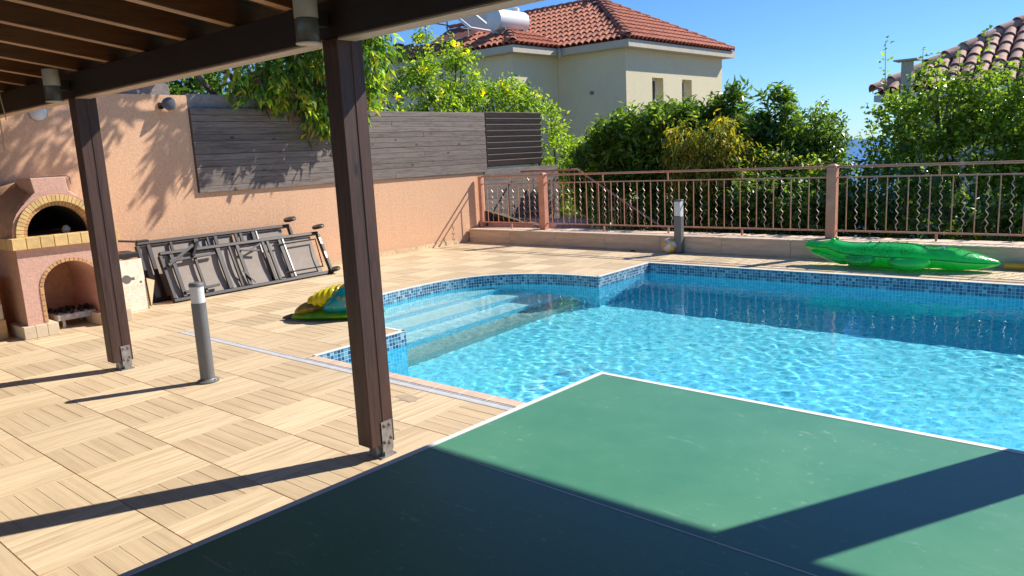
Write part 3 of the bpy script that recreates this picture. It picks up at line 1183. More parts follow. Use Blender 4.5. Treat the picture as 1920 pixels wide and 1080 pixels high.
wpart(perg, MB().box((-9.62, 2.872, 2.312), (5.05, 2.902, 2.47)), 'fascia_board', 'beam', bevel=0.003)

# lamps on the posts
lab = {-6.30: 'cylindrical up-down lamp with white upper glass on the left pergola post',
       -3.075: 'cylindrical up-down lamp with white upper glass on the nearest middle pergola post'}
for px, lb in lab.items():
    cx_, cy_ = px + 0.0, PYC - 0.080 - 0.115
    t = thing('wall_lamp', lb, 'lamp', (cx_, cy_, 2.125), group='lamps on the pergola posts')
    c = (0, 0, 0)
    MB().lathe([(0.052, 0.115), (0.056, 0.12), (0.056, 0.235), (0.050, 0.24)], c, 24).build('upper_glass', 'lamp_glass', t, True)
    MB().lathe([(0.053, 0.006), (0.056, 0.012), (0.056, 0.112), (0.050, 0.116)], c, 24).build('lower_glass', 'smoke_glass', t, True)
    MB().lathe([(0.058, 0.0), (0.060, 0.002), (0.060, 0.006), (0.056, 0.008)], c, 24).build('rim', 'lamp_glass', t, True)
    MB().box((-0.018, 0.05, 0.085), (0.018, 0.1135, 0.16)).build('bracket', 'black_plastic', t, bevel=0.003)

# spot lamp and round lamp on the orange wall
t = thing('spot_lamp', 'grey round spotlight on a short arm near the top of the orange wall', 'lamp', (WX, 4.60, 2.40))
MB().box((0.0, -0.03, -0.04), (0.025, 0.03, 0.04)).build('back_plate', 'black_plastic', t, bevel=0.003)
MB().tube([(0.02, 0, 0), (0.10, 0.03, 0.02)], 0.012, 8).build('arm', 'black_plastic', t, True)
hm = MB().lathe([(0.045, -0.07), (0.07, -0.03), (0.085, 0.03), (0.08, 0.034)], (0, 0, 0), 20)
o = hm.build('lamp_head', 'grey_paint', t, True)
o.location = (0.12, 0.06, 0.01)
o.rotation_euler = (R(35), R(62), 0)
t = thing('round_wall_lamp', 'small pale round lamp on the orange wall above the oven', 'lamp', (WX, 3.19, 2.305))
MB().lathe([(0.088, 0.0), (0.092, 0.012), (0.085, 0.03), (0.055, 0.055), (0.01, 0.065)], (0, 0, 0), 22, 'x').build('dome_glass', 'frosted', t, True)
MB().lathe([(0.10, 0.0), (0.10, 0.010)], (0, 0, 0), 22, 'x').build('ring', 'steel', t, True)
c_ = MB().tube([(-6.9, 2.02, 2.43), (-6.92, 2.02, 2.2), (-6.97, 2.03, 2.02), (-6.98, 2.03, 1.8)], 0.004, 5)
c_.tube([(-6.86, 2.02, 2.43), (-6.84, 2.02, 2.2), (-6.82, 2.03, 2.03)], 0.004, 5)
tag(c_.build('hanging_cord', 'card'), 'thin pale cord hanging from the pergola roof left of the posts', 'cord')

# ------------------------------------------------------------------ table-tennis table
TH = 0.80
tt = thing('table_tennis_table', 'green table tennis table with white edge lines in the foreground', 'table', (-1.412, 2.107, 0), R(-1.9))
LL, WW = 1.453, 1.64
for k in range(2):
    a = k * (LL + 0.004)
    tp = MB().box((a, -WW, TH - 0.022), (a + LL, 0, TH)).build('table_half', 'table', tt, bevel=0.002)
    mk = MB()
    mk.box((a + 0.001, -0.021, TH + 0.0004), (a + LL - 0.001, -0.0008, TH + 0.0010))
    mk.box((a + 0.001, -WW + 0.0008, TH + 0.0004), (a + LL - 0.001, -WW + 0.021, TH + 0.0010))
    xs = a + 0.0008 if k == 0 else a + LL - 0.021
    mk.box((xs, -WW + 0.0215, TH + 0.0004), (xs + 0.0202, -0.0215, TH + 0.0010))
    mk.build('edge_line', 'white_paint', tp)
    MB().box((a + 0.022, -WW / 2 - 0.0016, TH + 0.0004), (a + LL - 0.002, -WW / 2 + 0.0016, TH + 0.0009)).build('centre_line', 'white_paint', tp)
    MB().box((a + 0.04, -WW + 0.04, TH - 0.075), (a + LL - 0.04, -WW + 0.065, TH - 0.0225)).box((a + 0.04, -0.065, TH - 0.075), (a + LL - 0.04, -0.04, TH - 0.0225)).build('apron', 'grey_paint', tt)
    for lx in (a + 0.25, a + LL - 0.25):
        for ly in (-0.25, -WW + 0.25):
            MB().box((lx - 0.02, ly - 0.02, 0.0), (lx + 0.02, ly + 0.02, TH - 0.0755)).build('leg', 'grey_paint', tt, bevel=0.003)

# ------------------------------------------------------------------ brick oven
OY, OX = 2.86, -8.36
ov = thing('brick_oven', 'pink plastered outdoor brick oven with arched mouth and yellow brick ledge', 'oven', (OX, OY, 0))


def opart(mb, name, mat, **kw):
    return mb.build(name, mat, ov, **kw)      # built in the oven's own frame: x out of the wall, y along it


def arch_pts(hw, spring, topz, n=14):
    return [(-hw * math.cos(math.pi * i / n), spring + (topz - spring) * math.sin(math.pi * i / n)) for i in range(n + 1)]


# front panel with arched opening: strip of quads between outer rectangle and arch
BX, BZ0, BZ1, HW = -0.05, 0.0, 0.885, 0.46
inner = [(-0.275, 0.0)] + arch_pts(0.275, 0.46, 0.722) + [(0.275, 0.0)]
outer = []
for (y, z) in inner:
    if z < 0.46:
        outer.append((math.copysign(HW, y), z))
    else:
        t = math.atan2(z - 0.46, y)
        k = min(HW / max(abs(math.cos(t)), 1e-6), (BZ1 - 0.46) / max(math.sin(t), 1e-6))
        outer.append((k * math.cos(t), 0.46 + k * math.sin(t)))
m = MB()
n = len(inner)
D0, D1 = BX, -0.85
m.v = [(D0, y, z) for y, z in inner] + [(D0, y, z) for y, z in outer] + [(D1, y, z) for y, z in inner]
for i in range(n - 1):
    m.f.append((i, i + 1, n + i + 1, n + i))
    m.f.append((i + 1, i, 2 * n + i, 2 * n + i + 1))
# corners of the rectangle
k = len(m.v)
ci = [i for i in range(n)]
tl = next(i for i in range(n) if outer[i][1] > BZ1 - 1e-3)
tr = max(i for i in range(n) if outer[i][1] > BZ1 - 1e-3)
m.v += [(D0, -HW, BZ1), (D0, HW, BZ1)]
m.f.append((n + tl - 1, n + tl, k))
m.f.append((n + tr, n + tr + 1, k + 1))
opart(m, 'front_panel', 'oven_pink')
m = MB()
m.box((-1.28, -HW, 0), (BX - 0.001, -HW + 0.05, BZ1))
m.box((-1.28, HW - 0.05, 0), (BX - 0.001, HW, BZ1))
m.box((-0.88, -HW + 0.051, 0), (-0.853, HW - 0.051, BZ1))
m.box((-1.28, -HW, BZ1 + 0.001), (BX - 0.001, HW, BZ1 + 0.03))
opart(m, 'side_walls', 'oven_hood')
# arch bricks around the lower opening
ab = [(-0.275, 0.14 + i * 0.055) for i in range(6)]
arc = arch_pts(0.275, 0.46, 0.722, 22)
path = ab + arc[1:-1] + [(0.275, z) for _, z in reversed(ab)]
for i in range(len(path) - 1):
    (ya, za), (yb, zb) = path[i], path[i + 1]
    ty, tz = yb - ya, zb - za
    L = math.hypot(ty, tz)
    ny_, nz_ = -tz / L, ty / L
    g = 0.08
    p0 = (ya + ty * g, za + tz * g)
    p1 = (yb - ty * g, zb - tz * g)
    q = [p0, p1, (p1[0] + ny_ * 0.034, p1[1] + nz_ * 0.034), (p0[0] + ny_ * 0.034, p0[1] + nz_ * 0.034)]
    mm = MB()
    mm.v = [(BX - 0.05, *c) for c in q] + [(BX + 0.008, *c) for c in q]
    mm.f = [(4, 5, 6, 7), (0, 3, 2, 1), (0, 1, 5, 4), (1, 2, 6, 5), (2, 3, 7, 6), (3, 0, 4, 7)]
    opart(mm, 'arch_brick', 'fire_brick')
# base blocks
for s in (-1, 1):
    for i in range(3):
        y0 = s * 0.205 + s * i * 0.105
        y1 = y0 + s * 0.103
        opart(MB().box((-0.42, min(y0, y1), 0), (0.0, max(y0, y1), 0.125)), 'base_block', 'block', bevel=0.004)
# ledge of yellow bricks
for i in range(8):
    y0 = -0.50 + i * 0.125
    opart(MB().box((-0.16, y0 + 0.003, 0.888), (0.0, y0 + 0.122, 1.0)), 'ledge_brick', 'yellow_brick', bevel=0.003)
for i in range(6):
    x1 = -0.162 - i * 0.125
    for s in (-0.50, 0.39):
        opart(MB().box((x1 - 0.122, s, 0.888), (x1 - 0.003, s + 0.11, 1.0)), 'ledge_brick', 'yellow_brick', bevel=0.003)
opart(MB().box((-1.27, -0.388, 0.916), (-0.165, 0.388, 0.985)), 'hearth', 'mortar')
# mouth: two rings of thin bricks
CY, CZ = -0.025, 1.0
for ring, (r0, r1, x0, x1, mat) in enumerate(((0.335, 0.400, -0.30, -0.085, 'yellow_brick'), (0.292, 0.333, -0.32, -0.125, 'fire_brick'))):
    nbk = 30
    for i in range(nbk):
        t0, t1 = math.pi * (i + 0.06) / nbk, math.pi * (i + 0.94) / nbk
        q = [(r0, t0), (r0, t1), (r1, t1), (r1, t0)]
        q = [(CY - r * math.cos(t), CZ + r * math.sin(t)) for r, t in q]
        mm = MB()
        mm.v = [(x0, *c) for c in q] + [(x1, *c) for c in q]
        mm.f = [(0, 1, 2, 3), (7, 6, 5, 4), (1, 0, 4, 5), (2, 1, 5, 6), (3, 2, 6, 7), (0, 3, 7, 4)]
        opart(mm, 'mouth_brick', mat)
# vaulted hood running back to the wall
m = MB()
ns, nv = 18, 8
for j in range(nv + 1):
    x = -0.11 - 1.17 * j / nv
    rr = 0.415 + 0.09 * math.sin(math.pi * min(1, j / nv * 1.2) * 0.8)
    hh = rr * (1.0 if j < 2 else 1.0 + 0.02 * j)
    for i in range(ns + 1):
        t = math.pi * i / ns
        m.v.append((x, CY - rr * math.cos(t) * (0.985 if j == 0 else 1), CZ + hh * math.sin(t)))
for j in range(nv):
    for i in range(ns):
        a = j * (ns + 1) + i
        m.f.append((a, a + 1, a + ns + 2, a + ns + 1))
opart(m, 'hood', 'oven_hood', smooth=True)
m = MB()
ring_in = [(CY - 0.288 * math.cos(math.pi * i / 16), CZ + 0.288 * math.sin(math.pi * i / 16)) for i in range(17)]
m.v = [(-0.2, y, z) for y, z in ring_in] + [(-1.0, y, z) for y, z in ring_in]
for i in range(16):
    m.f.append((i, i + 1, 18 + i, 17 + i))
m.f.append(tuple(17 + i for i in range(17)))
opart(m, 'firing_chamber', 'soot')
m = MB()
m.v = [(-0.112, CY - 0.40 * math.cos(math.pi * i / 16), CZ + 0.40 * math.sin(math.pi * i / 16)) for i in range(17)] + [(-0.112, CY - 0.43 * math.cos(math.pi * i / 16), CZ + 0.43 * math.sin(math.pi * i / 16)) for i in range(17)]
for i in range(16):
    m.f.append((i + 1, i, 17 + i, 18 + i))
opart(m, 'hood_rim', 'oven_pink')
# chimney box with sloping shoulders
m = MB()
cb_ = [(-0.13, -0.30, 1.33), (-0.13, 0.25, 1.33), (-0.62, 0.25, 1.36), (-0.62, -0.30, 1.36)]
cm_ = [(-0.13, -0.195, 1.43), (-0.13, 0.12, 1.43), (-0.56, 0.12, 1.43), (-0.56, -0.195, 1.43)]
ct_ = [(-0.13, -0.215, 1.575), (-0.13, 0.105, 1.575), (-0.56, 0.105, 1.575), (-0.56, -0.215, 1.575)]
m.v = cb_ + cm_ + ct_
for a, b in ((0, 4), (4, 8)):
    for i in range(4):
        j = (i + 1) % 4
        m.f.append((a + i, a + j, b + j, b + i))
m.f.append((8, 9, 10, 11))
opart(m, 'chimney', 'oven_pink', bevel=0.006)
m = MB()
m.v = [(-0.56, -0.30, 1.36), (-0.56, 0.22, 1.36), (-0.56, 0.10, 1.55), (-0.56, -0.21, 1.55), (-1.28, -0.48, 1.16), (-1.28, 0.40, 1.16), (-1.28, 0.12, 1.40), (-1.28, -0.22, 1.40)]
m.f = [(0, 1, 2, 3), (3, 2, 6, 7), (0, 3, 7, 4), (2, 1, 5, 6), (5, 4, 7, 6)]
opart(m, 'sloping_back', 'oven_hood', bevel=0.01)
wm_ = MB().tube([(-0.14, -0.215, 1.582), (-0.14, 0.12, 1.59), (-0.14, 0.150, 1.57), (-0.14, 0.155, 1.50)], 0.006, 6)
opart(wm_, 'wire', 'rusty')
o = MB().lathe([(0.0, 0), (0.02, 0.001), (0.04, 0.02), (0.044, 0.05), (0.02, 0.085), (0.004, 0.09)], (0, 0, 0), 14)
tag(o.build('stone_ball', 'ashy', None, True), 'small grey lump just inside the dark mouth of the brick oven', 'lump').location = (OX - 0.30, OY + 0.10, 0.986)
# grill in the lower opening
gr = thing('charcoal_grill', 'low metal charcoal grill with white flaking legs under the oven arch', 'grill', (OX - 0.42, OY + 0.06, 0))
for sx in (-0.22, 0.22):
    for sy in (-0.13, 0.15):
        MB().box((sx * 0.7 - 0.01, sy - 0.012, 0.0), (sx * 0.7 + 0.01, sy + 0.012, 0.15)).build('leg', 'ashy', gr)
MB().box((-0.18, -0.19, 0.085), (0.18, 0.19, 0.15)).build('tray', 'ashy', gr, bevel=0.006)
cr = random.Random(2)
m = MB()
for i in range(60):
    e = Euler((cr.uniform(0, 3), cr.uniform(0, 3), 0)).to_matrix()
    m.obox((cr.uniform(-.17, .17), cr.uniform(-.18, .18), 0.155 + cr.uniform(0, .02)), (0.02, 0.014, 0.012), e)
stuff(m.build('coals', 'charcoal', gr))
pl = thing('side_pillar', 'pink brick pillar at the left edge beside the oven', 'pillar', (-8.62, 2.20, 0))
MB().box((-0.55, -0.5, 0.0), (0.0, 0.075, 0.20)).build('plinth', 'fire_brick', pl, bevel=0.005)
MB().box((-0.55, -0.5, 0.2005), (-0.01, 0.065, 0.36)).build('middle_course', 'block', pl, bevel=0.005)
MB().box((-0.55, -0.5, 0.3605), (-0.01, 0.06, 0.62)).build('shaft', 'oven_pink', pl, bevel=0.005)

# ------------------------------------------------------------------ cardboard box beside the oven
def card_print():
    m, nt, p = new_mat('printed_cardboard')
    tc = nt.nodes.new('ShaderNodeTexCoord')
    sep = nt.nodes.new('ShaderNodeSeparateXYZ')
    nt.links.new(tc.outputs['Generated'], sep.inputs[0])
    u, v = sep.outputs[1], sep.outputs[2]
    n = noise(nt, tc.outputs['Generated'], 5, 5, 0.7)
    c = ramp(nt, n, [(0.3, (0.62, 0.52, 0.36)), (0.6, (0.80, 0.74, 0.60))])
    # rows of small print
    wv = math_n(nt, 'SINE', math_n(nt, 'MULTIPLY', v, 150.0))
    pr = noise(nt, tc.outputs['Generated'], 42, 3, 0.7)
    band = math_n(nt, 'MULTIPLY', math_n(nt, 'LESS_THAN', v, 0.5), math_n(nt, 'GREATER_THAN', v, 0.16))
    rows = math_n(nt, 'MULTIPLY', math_n(nt, 'GREATER_THAN', wv, 0.1), math_n(nt, 'GREATER_THAN', pr, 0.50))
    rows = math_n(nt, 'MULTIPLY', rows, band)
    c = mixc(nt, math_n(nt, 'MULTIPLY', rows, 0.55), c, (0.36, 0.27, 0.16))
    # round lamp-like drawing with a stem
    du = math_n(nt, 'MULTIPLY', math_n(nt, 'SUBTRACT', u, 0.36), 0.52)
    dv = math_n(nt, 'SUBTRACT', v, 0.63)
    rr = math_n(nt, 'SQRT', math_n(nt, 'ADD', math_n(nt, 'MULTIPLY', du, du), math_n(nt, 'MULTIPLY', dv, dv)))
    disc = math_n(nt, 'LESS_THAN', rr, 0.085)
    stem = math_n(nt, 'MULTIPLY', math_n(nt, 'LESS_THAN', math_n(nt, 'ABSOLUTE', dv), 0.03), math_n(nt, 'LESS_THAN', math_n(nt, 'ABSOLUTE', math_n(nt, 'SUBTRACT', u, 0.58)), 0.07))
    d2 = math_n(nt, 'MULTIPLY', math_n(nt, 'LESS_THAN', math_n(nt, 'ABSOLUTE', math_n(nt, 'SUBTRACT', v, 0.545)), 0.022), math_n(nt, 'LESS_THAN', math_n(nt, 'ABSOLUTE', math_n(nt, 'SUBTRACT', u, 0.84)), 0.045))
    mk = math_n(nt, 'MAXIMUM', math_n(nt, 'MAXIMUM', disc, stem), d2)
    mk2 = math_n(nt, 'MULTIPLY', math_n(nt, 'LESS_THAN', math_n(nt, 'ABSOLUTE', math_n(nt, 'SUBTRACT', v, 0.86)), 0.04), math_n(nt, 'LESS_THAN', math_n(nt, 'ABSOLUTE', math_n(nt, 'SUBTRACT', u, 0.10)), 0.035))
    mk = math_n(nt, 'MAXIMUM', mk, mk2)
    c = mixc(nt, math_n(nt, 'MULTIPLY', mk, 0.9), c, (0.06, 0.055, 0.05))
    nt.links.new(c, p.inputs['Base Color'])
    p.inputs['Roughness'].default_value = 0.85
    return m


MT['card_print'] = card_print()
cbx = thing('cardboard_box', 'flattened printed cardboard box standing between the oven and loungers', 'box', (-8.84, 3.47, 0), R(3))
lean = Euler((0, R(-5), 0)).to_matrix()
m = MB()
m.obox(lean @ Vector((-0.05, 0.16, 0.30)), (0.045, 0.165, 0.30), lean)
cb_body = m.build('box_body', 'card', cbx, bevel=0.003)
m = MB()
m.obox(lean @ Vector((-0.0035, 0.16, 0.30)), (0.0012, 0.163, 0.297), lean)
m.build('printed_front', 'card_print', cbx)
m = MB()
m.add([(-0.02, 0.335, 0.36), (0.02, 0.335, 0.02), (-0.10, 0.36, 0.03), (-0.16, 0.50, 0.30), (-0.024, 0.337, 0.36), (0.016, 0.337, 0.02), (-0.104, 0.362, 0.03), (-0.164, 0.502, 0.30)],
      [(0, 1, 2, 3), (7, 6, 5, 4), (0, 4, 5, 1), (1, 5, 6, 2), (2, 6, 7, 3), (3, 7, 4, 0)])
m.build('loose_flap', 'card', cbx)
m = MB().box((-0.32, -0.02, 0.60), (-0.06, 0.31, 0.66))
o = m.build('tray', 'black_plastic', None, bevel=0.01)
o.location = (-8.88, 3.47, 0.01)
tag(o, 'black plastic tray lying on top of the printed cardboard box', 'tray')

# ------------------------------------------------------------------ sun loungers on their sides against the wall
def lounger(name, label, foot, lean_deg, L, Wd, yaw, detail):
    t = thing(name, label, 'sun lounger', foot, 0, 'sun loungers leaning on the wall')
    t.rotation_euler = (0, -R(lean_deg), yaw)    # local: y along the bed, z up its width, x away from the wall
    F = 0.045
    tk = 0.03
    MB().box((-tk, 0, 0), (tk, L, F)).build('long_rail', 'bed_frame', t, bevel=0.006)
    MB().box((-tk, 0.02, Wd - F), (tk, L - 0.02, Wd)).build('long_rail', 'bed_frame', t, bevel=0.006)
    for y in (0.0, L - F):
        MB().box((-tk, y, F + 0.001), (tk, y + F, Wd - F - 0.001)).build('end_rail', 'bed_frame', t, bevel=0.006)
    split = L * 0.60
    for a, b in ((F + 0.01, split - 0.03), (split + 0.03, L - F - 0.10)):
        m = MB()
        ny_, nz_ = 12, 6
        for i in range(ny_ + 1):
            for j in range(nz_ + 1):
                y = a + (b - a) * i / ny_
                z = F + 0.004 + (Wd - 2 * F - 0.008) * j / nz_
                m.v.append((-0.018 - 0.02 * math.sin(math.pi * j / nz_), y, z))
        for i in range(ny_):
            for j in range(nz_):
                q = i * (nz_ + 1) + j
                m.f.append((q, q + nz_ + 1, q + nz_ + 2, q + 1))
        m.build('sling', 'sling', t, True)
    for y, w_, x_, mat in ((0.13, 0.05, 0.012, 'bed_frame'), (0.42, 0.035, 0.012, 'bed_frame'), (0.74, 0.06, 0.016, 'bed_frame'), (0.92, 0.03, 0.012, 'bed_frame'),
                           (1.02, 0.05, 0.02, 'bed_frame'), (split - 0.02, 0.04, 0.02, 'bed_frame'), (split + 0.05, 0.045, 0.02, 'bed_frame'), (split + 0.24, 0.05, 0.014, 'bed_frame'), (split + 0.30, 0.022, 0.026, 'bed_light')):
        MB().box((x_ - 0.012, y, F + 0.002), (x_ + 0.016, y + w_, Wd - F - 0.002)).build('cross_bar', mat, t, bevel=0.003)
    if detail:
        # folded legs lying flat in the frame
        for z0_, z1_, y0_, y1_ in ((0.10, 0.12, 0.16, 0.62), (Wd - 0.14, Wd - 0.12, 0.10, 0.70)):
            MB().bar((0.036, y0_, z0_), (0.040, y1_, z1_), 0.028, 0.028, (1, 0, 0)).build('leg', 'bed_frame', t)
        MB().bar((0.05, 0.06, Wd - 0.20), (0.06, 0.44, Wd + 0.02), 0.035, 0.05, (1, 0, 0)).build('leg', 'bed_frame', t)
        MB().bar((0.05, 0.40, Wd - 0.12), (0.09, 0.50, Wd + 0.05), 0.03, 0.05, (1, 0, 0)).build('leg_bracket', 'bed_frame', t)
        for k in range(2):
            MB().bar((0.045, split - 0.36 + 0.10 * k, Wd - 0.13 - 0.02 * k), (0.05, split - 0.10 + 0.05 * k, Wd - 0.08 - 0.09 * (1 - k)), 0.02, 0.02, (1, 0, 0)).build('back_strut', 'bed_frame', t)
        MB().bar((0.045, split - 0.44, 0.25), (0.05, split - 0.32, 0.06), 0.012, 0.012, (1, 0, 0)).build('back_strut', 'bed_frame', t)
        # inner tubular frame at the wheel end
        m = MB()
        m.tube([(0.04, split + 0.16, 0.12), (0.04, L - 0.16, 0.12), (0.04, L - 0.12, Wd - 0.12), (0.04, split + 0.12, Wd - 0.13)], 0.011, 8)
        m.build('tube_frame', 'bed_frame', t, True)
        for z_ in (0.24, 0.46):
            MB().box((0.031, L - F - 0.0, z_), (0.033, L - F + 0.03, z_ + 0.10)).build('rail_slot', 'bed_light', t)
    for z_ in (0.0, Wd):
        wr = MB()
        wr.lathe([(0.058, -0.016), (0.084, -0.018), (0.092, 0.0), (0.084, 0.018), (0.058, 0.016)], (0, 0, 0), 22)
        wh = wr.build('wheel', 'black_plastic', t, True)
        wh.location = (0.045, L + 0.005, z_ + (0.06 if z_ else 0.045))
        wh.rotation_euler = (R(12), R(25), 0)
        MB().lathe([(0.02, -0.02), (0.02, 0.02)], (0, 0, 0), 10).build('hub', 'bed_frame', wh)
        MB().bar((0, -0.055, 0), (0, 0.055, 0), 0.012, 0.012).bar((-0.055, 0, 0), (0.055, 0, 0), 0.012, 0.012).build('spokes', 'bed_frame', wh)
    return t


lounger('sun_lounger', 'front brown sun lounger on its side with grey sling underside showing', (-8.90, 4.10, 0.004), 25, 2.38, 0.66, R(1.0), True)
lounger('sun_lounger', 'rear brown sun lounger squeezed between the front lounger and orange wall', (-9.19, 3.97, 0.004), 21, 2.24, 0.78, R(1.2), False)
s_ = thing('spade', 'short brown handled tool lying across the rear lounger beside the box', 'tool', (-9.30, 3.72, 0.76))
MB().tube([(0, 0.0, 0.03), (0.02, 0.20, 0.0)], 0.013, 8).build('handle', 'bed_frame', s_, True)
MB().box((-0.04, 0.19, -0.012), (0.05, 0.34, 0.012)).build('head', 'bed_frame', s_, bevel=0.008)
MB().lathe([(0.05, 0), (0.075, 0.05), (0.08, 0.12)], (0.05, 0.05, -0.20), 14).build('clay_pot', 'terracotta_old', s_)

# ------------------------------------------------------------------ bollard lamps
def bollard(label, loc, h, r, square):
    t = thing('bollard_lamp', label, 'bollard', loc, 0, 'bollard lamps on the deck')
    if square:
        MB().box((-r, -r, 0.012), (r, r, h * 0.70)).build('body', 'grey_paint', t, bevel=0.006)
        MB().box((-r + 0.004, -r + 0.004, h * 0.701), (r - 0.004, r - 0.004, h * 0.97)).build('lens', 'frosted', t, bevel=0.004)
        MB().box((-r, -r, h * 0.971), (r, r, h)).build('cap', 'grey_paint', t, bevel=0.005)
        MB().box((-r - 0.012, -r - 0.012, 0.0005), (r + 0.012, r + 0.012, 0.0115)).build('base_plate', 'grey_paint', t, bevel=0.003)
    else:
        MB().lathe([(r, 0.03), (r, h * 0.80)], (0, 0, 0), 32).build('body', 'grey_paint', t, True)
        MB().lathe([(r - 0.003, h * 0.801), (r - 0.003, h * 0.962)], (0, 0, 0), 32).build('lens', 'frosted', t, True)
        MB().lathe([(r + 0.001, h * 0.963), (r + 0.001, h * 0.98), (r * 0.9, h)], (0, 0, 0), 32).build('cap', 'grey_paint', t, True)
        MB().lathe([(r + 0.028, 0.0005), (r + 0.028, 0.012), (r + 0.006, 0.022), (r + 0.002, 0.0295)], (0, 0, 0), 32).build('base_plate', 'grey_paint', t, True)
        for a in (20, 140, 260):
            MB().lathe([(0.008, 0.012), (0.008, 0.022), (0.004, 0.026)], ((r + 0.018) * math.cos(R(a)), (r + 0.018) * math.sin(R(a)), 0), 8).build('bolt', 'steel', t)
    return t


bollard('round grey bollard lamp with frosted top on the open deck', (-5.29, 2.615, 0), 0.757, 0.052, False)
bollard('square grey bollard lamp standing at the far kerb beside the ball', (-5.26, 10.03, 0), 0.79, 0.055, True)

# ------------------------------------------------------------------ ball
def ball_mat():
    m, nt, p = new_mat('ball_panels')
    tc = nt.nodes.new('ShaderNodeTexCoord')
    sep = nt.nodes.new('ShaderNodeSeparateXYZ')
    nt.links.new(tc.outputs['Object'], sep.inputs[0])
    a = math_n(nt, 'ARCTAN2', sep.outputs[1], sep.outputs[0])
    f = math_n(nt, 'FRACT', math_n(nt, 'MULTIPLY', a, 0.4775))
    c = ramp(nt, f, [(0.0, (0.72, 0.66, 0.55)), (0.45, (0.72, 0.66, 0.55)), (0.46, (0.70, 0.52, 0.06)), (0.78, (0.70, 0.52, 0.06)), (0.79, (0.70, 0.34, 0.28))])
    nt.links.new(c, p.inputs['Base Color'])
    p.inputs['Roughness'].default_value = 0.5
    return m


MT['ball'] = ball_mat()
me = bpy.data.meshes.new('beach_ball')
bm = bmesh.new()
bmesh.ops.create_uvsphere(bm, u_segments=28, v_segments=18, radius=0.112)
for v in bm.verts:
    # seams pressed in between the panels
    a = math.atan2(v.co.y, v.co.x) * 0.4775
    d = min(abs((a % 1) - s0) for s0 in (0, 0.455, 0.785, 1))
    v.co *= 1 - 0.012 * max(0, 1 - d / 0.03)
bm.to_mesh(me)
bm.free()
me.polygons.foreach_set('use_smooth', [True] * len(me.polygons))
me.materials.append(MT['ball'])
o = link('beach_ball', me)
o.location = (-5.385, 9.97, 0.112)
o.rotation_euler = (R(60), R(25), R(20))
tag(o, 'cream and yellow ball at the far kerb beside the bollard', 'ball')
o = MB().prism([(0.05 * math.cos(t) * random.uniform(.6, 1.3), 0.03 * math.sin(t) * random.uniform(.6, 1.3)) for t in [i * 0.7 for i in range(9)]], 0, 0.012).build('leaf_litter', 'charcoal')
o.location = (-6.02, 9.96, 0.0015)
tag(o, 'small dark scrap lying on the far deck at the kerb', 'scrap')

# ------------------------------------------------------------------ inflatable crocodile
def skin_body(name, rings, mat, parent, n=20, cap=True):
    """rings: (x, y, z, half width, half height); closed tube of elliptical rings along x"""
    m = MB()
    for (x, y, z, hw, hh) in rings:
        for j in range(n):
            t = 2 * math.pi * j / n
            m.v.append((x, y + hw * math.cos(t), z + hh * math.sin(t)))
    for i in range(len(rings) - 1):
        for j in range(n):
            j2 = (j + 1) % n
            m.f.append((i * n + j2, i * n + j, (i + 1) * n + j, (i + 1) * n + j2))
    m.f.append(tuple(range(n)))
    m.f.append(tuple((len(rings) - 1) * n + j for j in reversed(range(n))))
    o = m.build(name, mat, parent, True)
    sm_ = o.modifiers.new('smooth', 'SUBSURF')
    sm_.levels = 1
    sm_.render_levels = 1
    return o


def glow_through(m, nt, p, col, k):
    """thin plastic skin: part of the light passes through"""
    tr = nt.nodes.new('ShaderNodeBsdfTranslucent')
    tr.inputs[0].default_value = (*col, 1)
    mx = nt.nodes.new('ShaderNodeMixShader')
    mx.inputs[0].default_value = k
    nt.links.new(p.outputs[0], mx.inputs[1])
    nt.links.new(tr.outputs[0], mx.inputs[2])
    nt.links.new(mx.outputs[0], nt.nodes['Material Output'].inputs[0])


def vinyl(name, col, dark, scale=12, thr=0.5, trans=0.18):
    m, nt, p = new_mat(name)
    v = coords(nt, (1, 1, 1), False)
    n = noise(nt, v, scale, 3, 0.5)
    c = ramp(nt, n, [(thr - 0.06, dark), (thr + 0.06, col)])
    nt.links.new(c, p.inputs['Base Color'])
    p.inputs['Roughness'].default_value = 0.22
    p.inputs['Coat Weight'].default_value = 0.5
    p.inputs['Coat Roughness'].default_value = 0.12
    p.inputs['Subsurface Weight'].default_value = trans
    p.inputs['Subsurface Radius'].default_value = (0.05, 0.12, 0.05)
    bump(nt, p, noise(nt, v, 26, 3, 0.5), 0.12, 0.01)
    p.inputs['Subsurface Weight'].default_value = 0
    glow_through(m, nt, p, tuple(min(0.95, c * 1.25 + 0.02) for c in col), 0.4)
    return m


def croc_mat():
    m, nt, p = new_mat('green_vinyl')
    v = coords(nt, (1, 1, 1), False)
    br_ = nt.nodes.new('ShaderNodeTexVoronoi')
    br_.inputs['Scale'].default_value = 26
    br_.feature = 'DISTANCE_TO_EDGE'
    nt.links.new(v, br_.inputs['Vector'])
    scl = ramp(nt, br_.outputs['Distance'], [(0.03, (0.004, 0.20, 0.04)), (0.09, (0.03, 0.68, 0.12))])
    n = noise(nt, v, 3.5, 3, 0.5)
    c = mixc(nt, ramp(nt, n, [(0.50, (0, 0, 0)), (0.58, (1, 1, 1))]), scl, (0.035, 0.72, 0.14))
    nt.links.new(c, p.inputs['Base Color'])
    p.inputs['Roughness'].default_value = 0.24
    p.inputs['Coat Weight'].default_value = 0.6
    p.inputs['Coat Roughness'].default_value = 0.1
    p.inputs['Subsurface Weight'].default_value = 0.25
    p.inputs['Subsurface Radius'].default_value = (0.04, 0.15, 0.05)
    bump(nt, p, noise(nt, coords(nt, (2, 7, 5), False), 4, 3, 0.55), 0.35, 0.02)
    p.inputs['Subsurface Weight'].default_value = 0
    glow_through(m, nt, p, (0.05, 0.92, 0.14), 0.36)
    return m


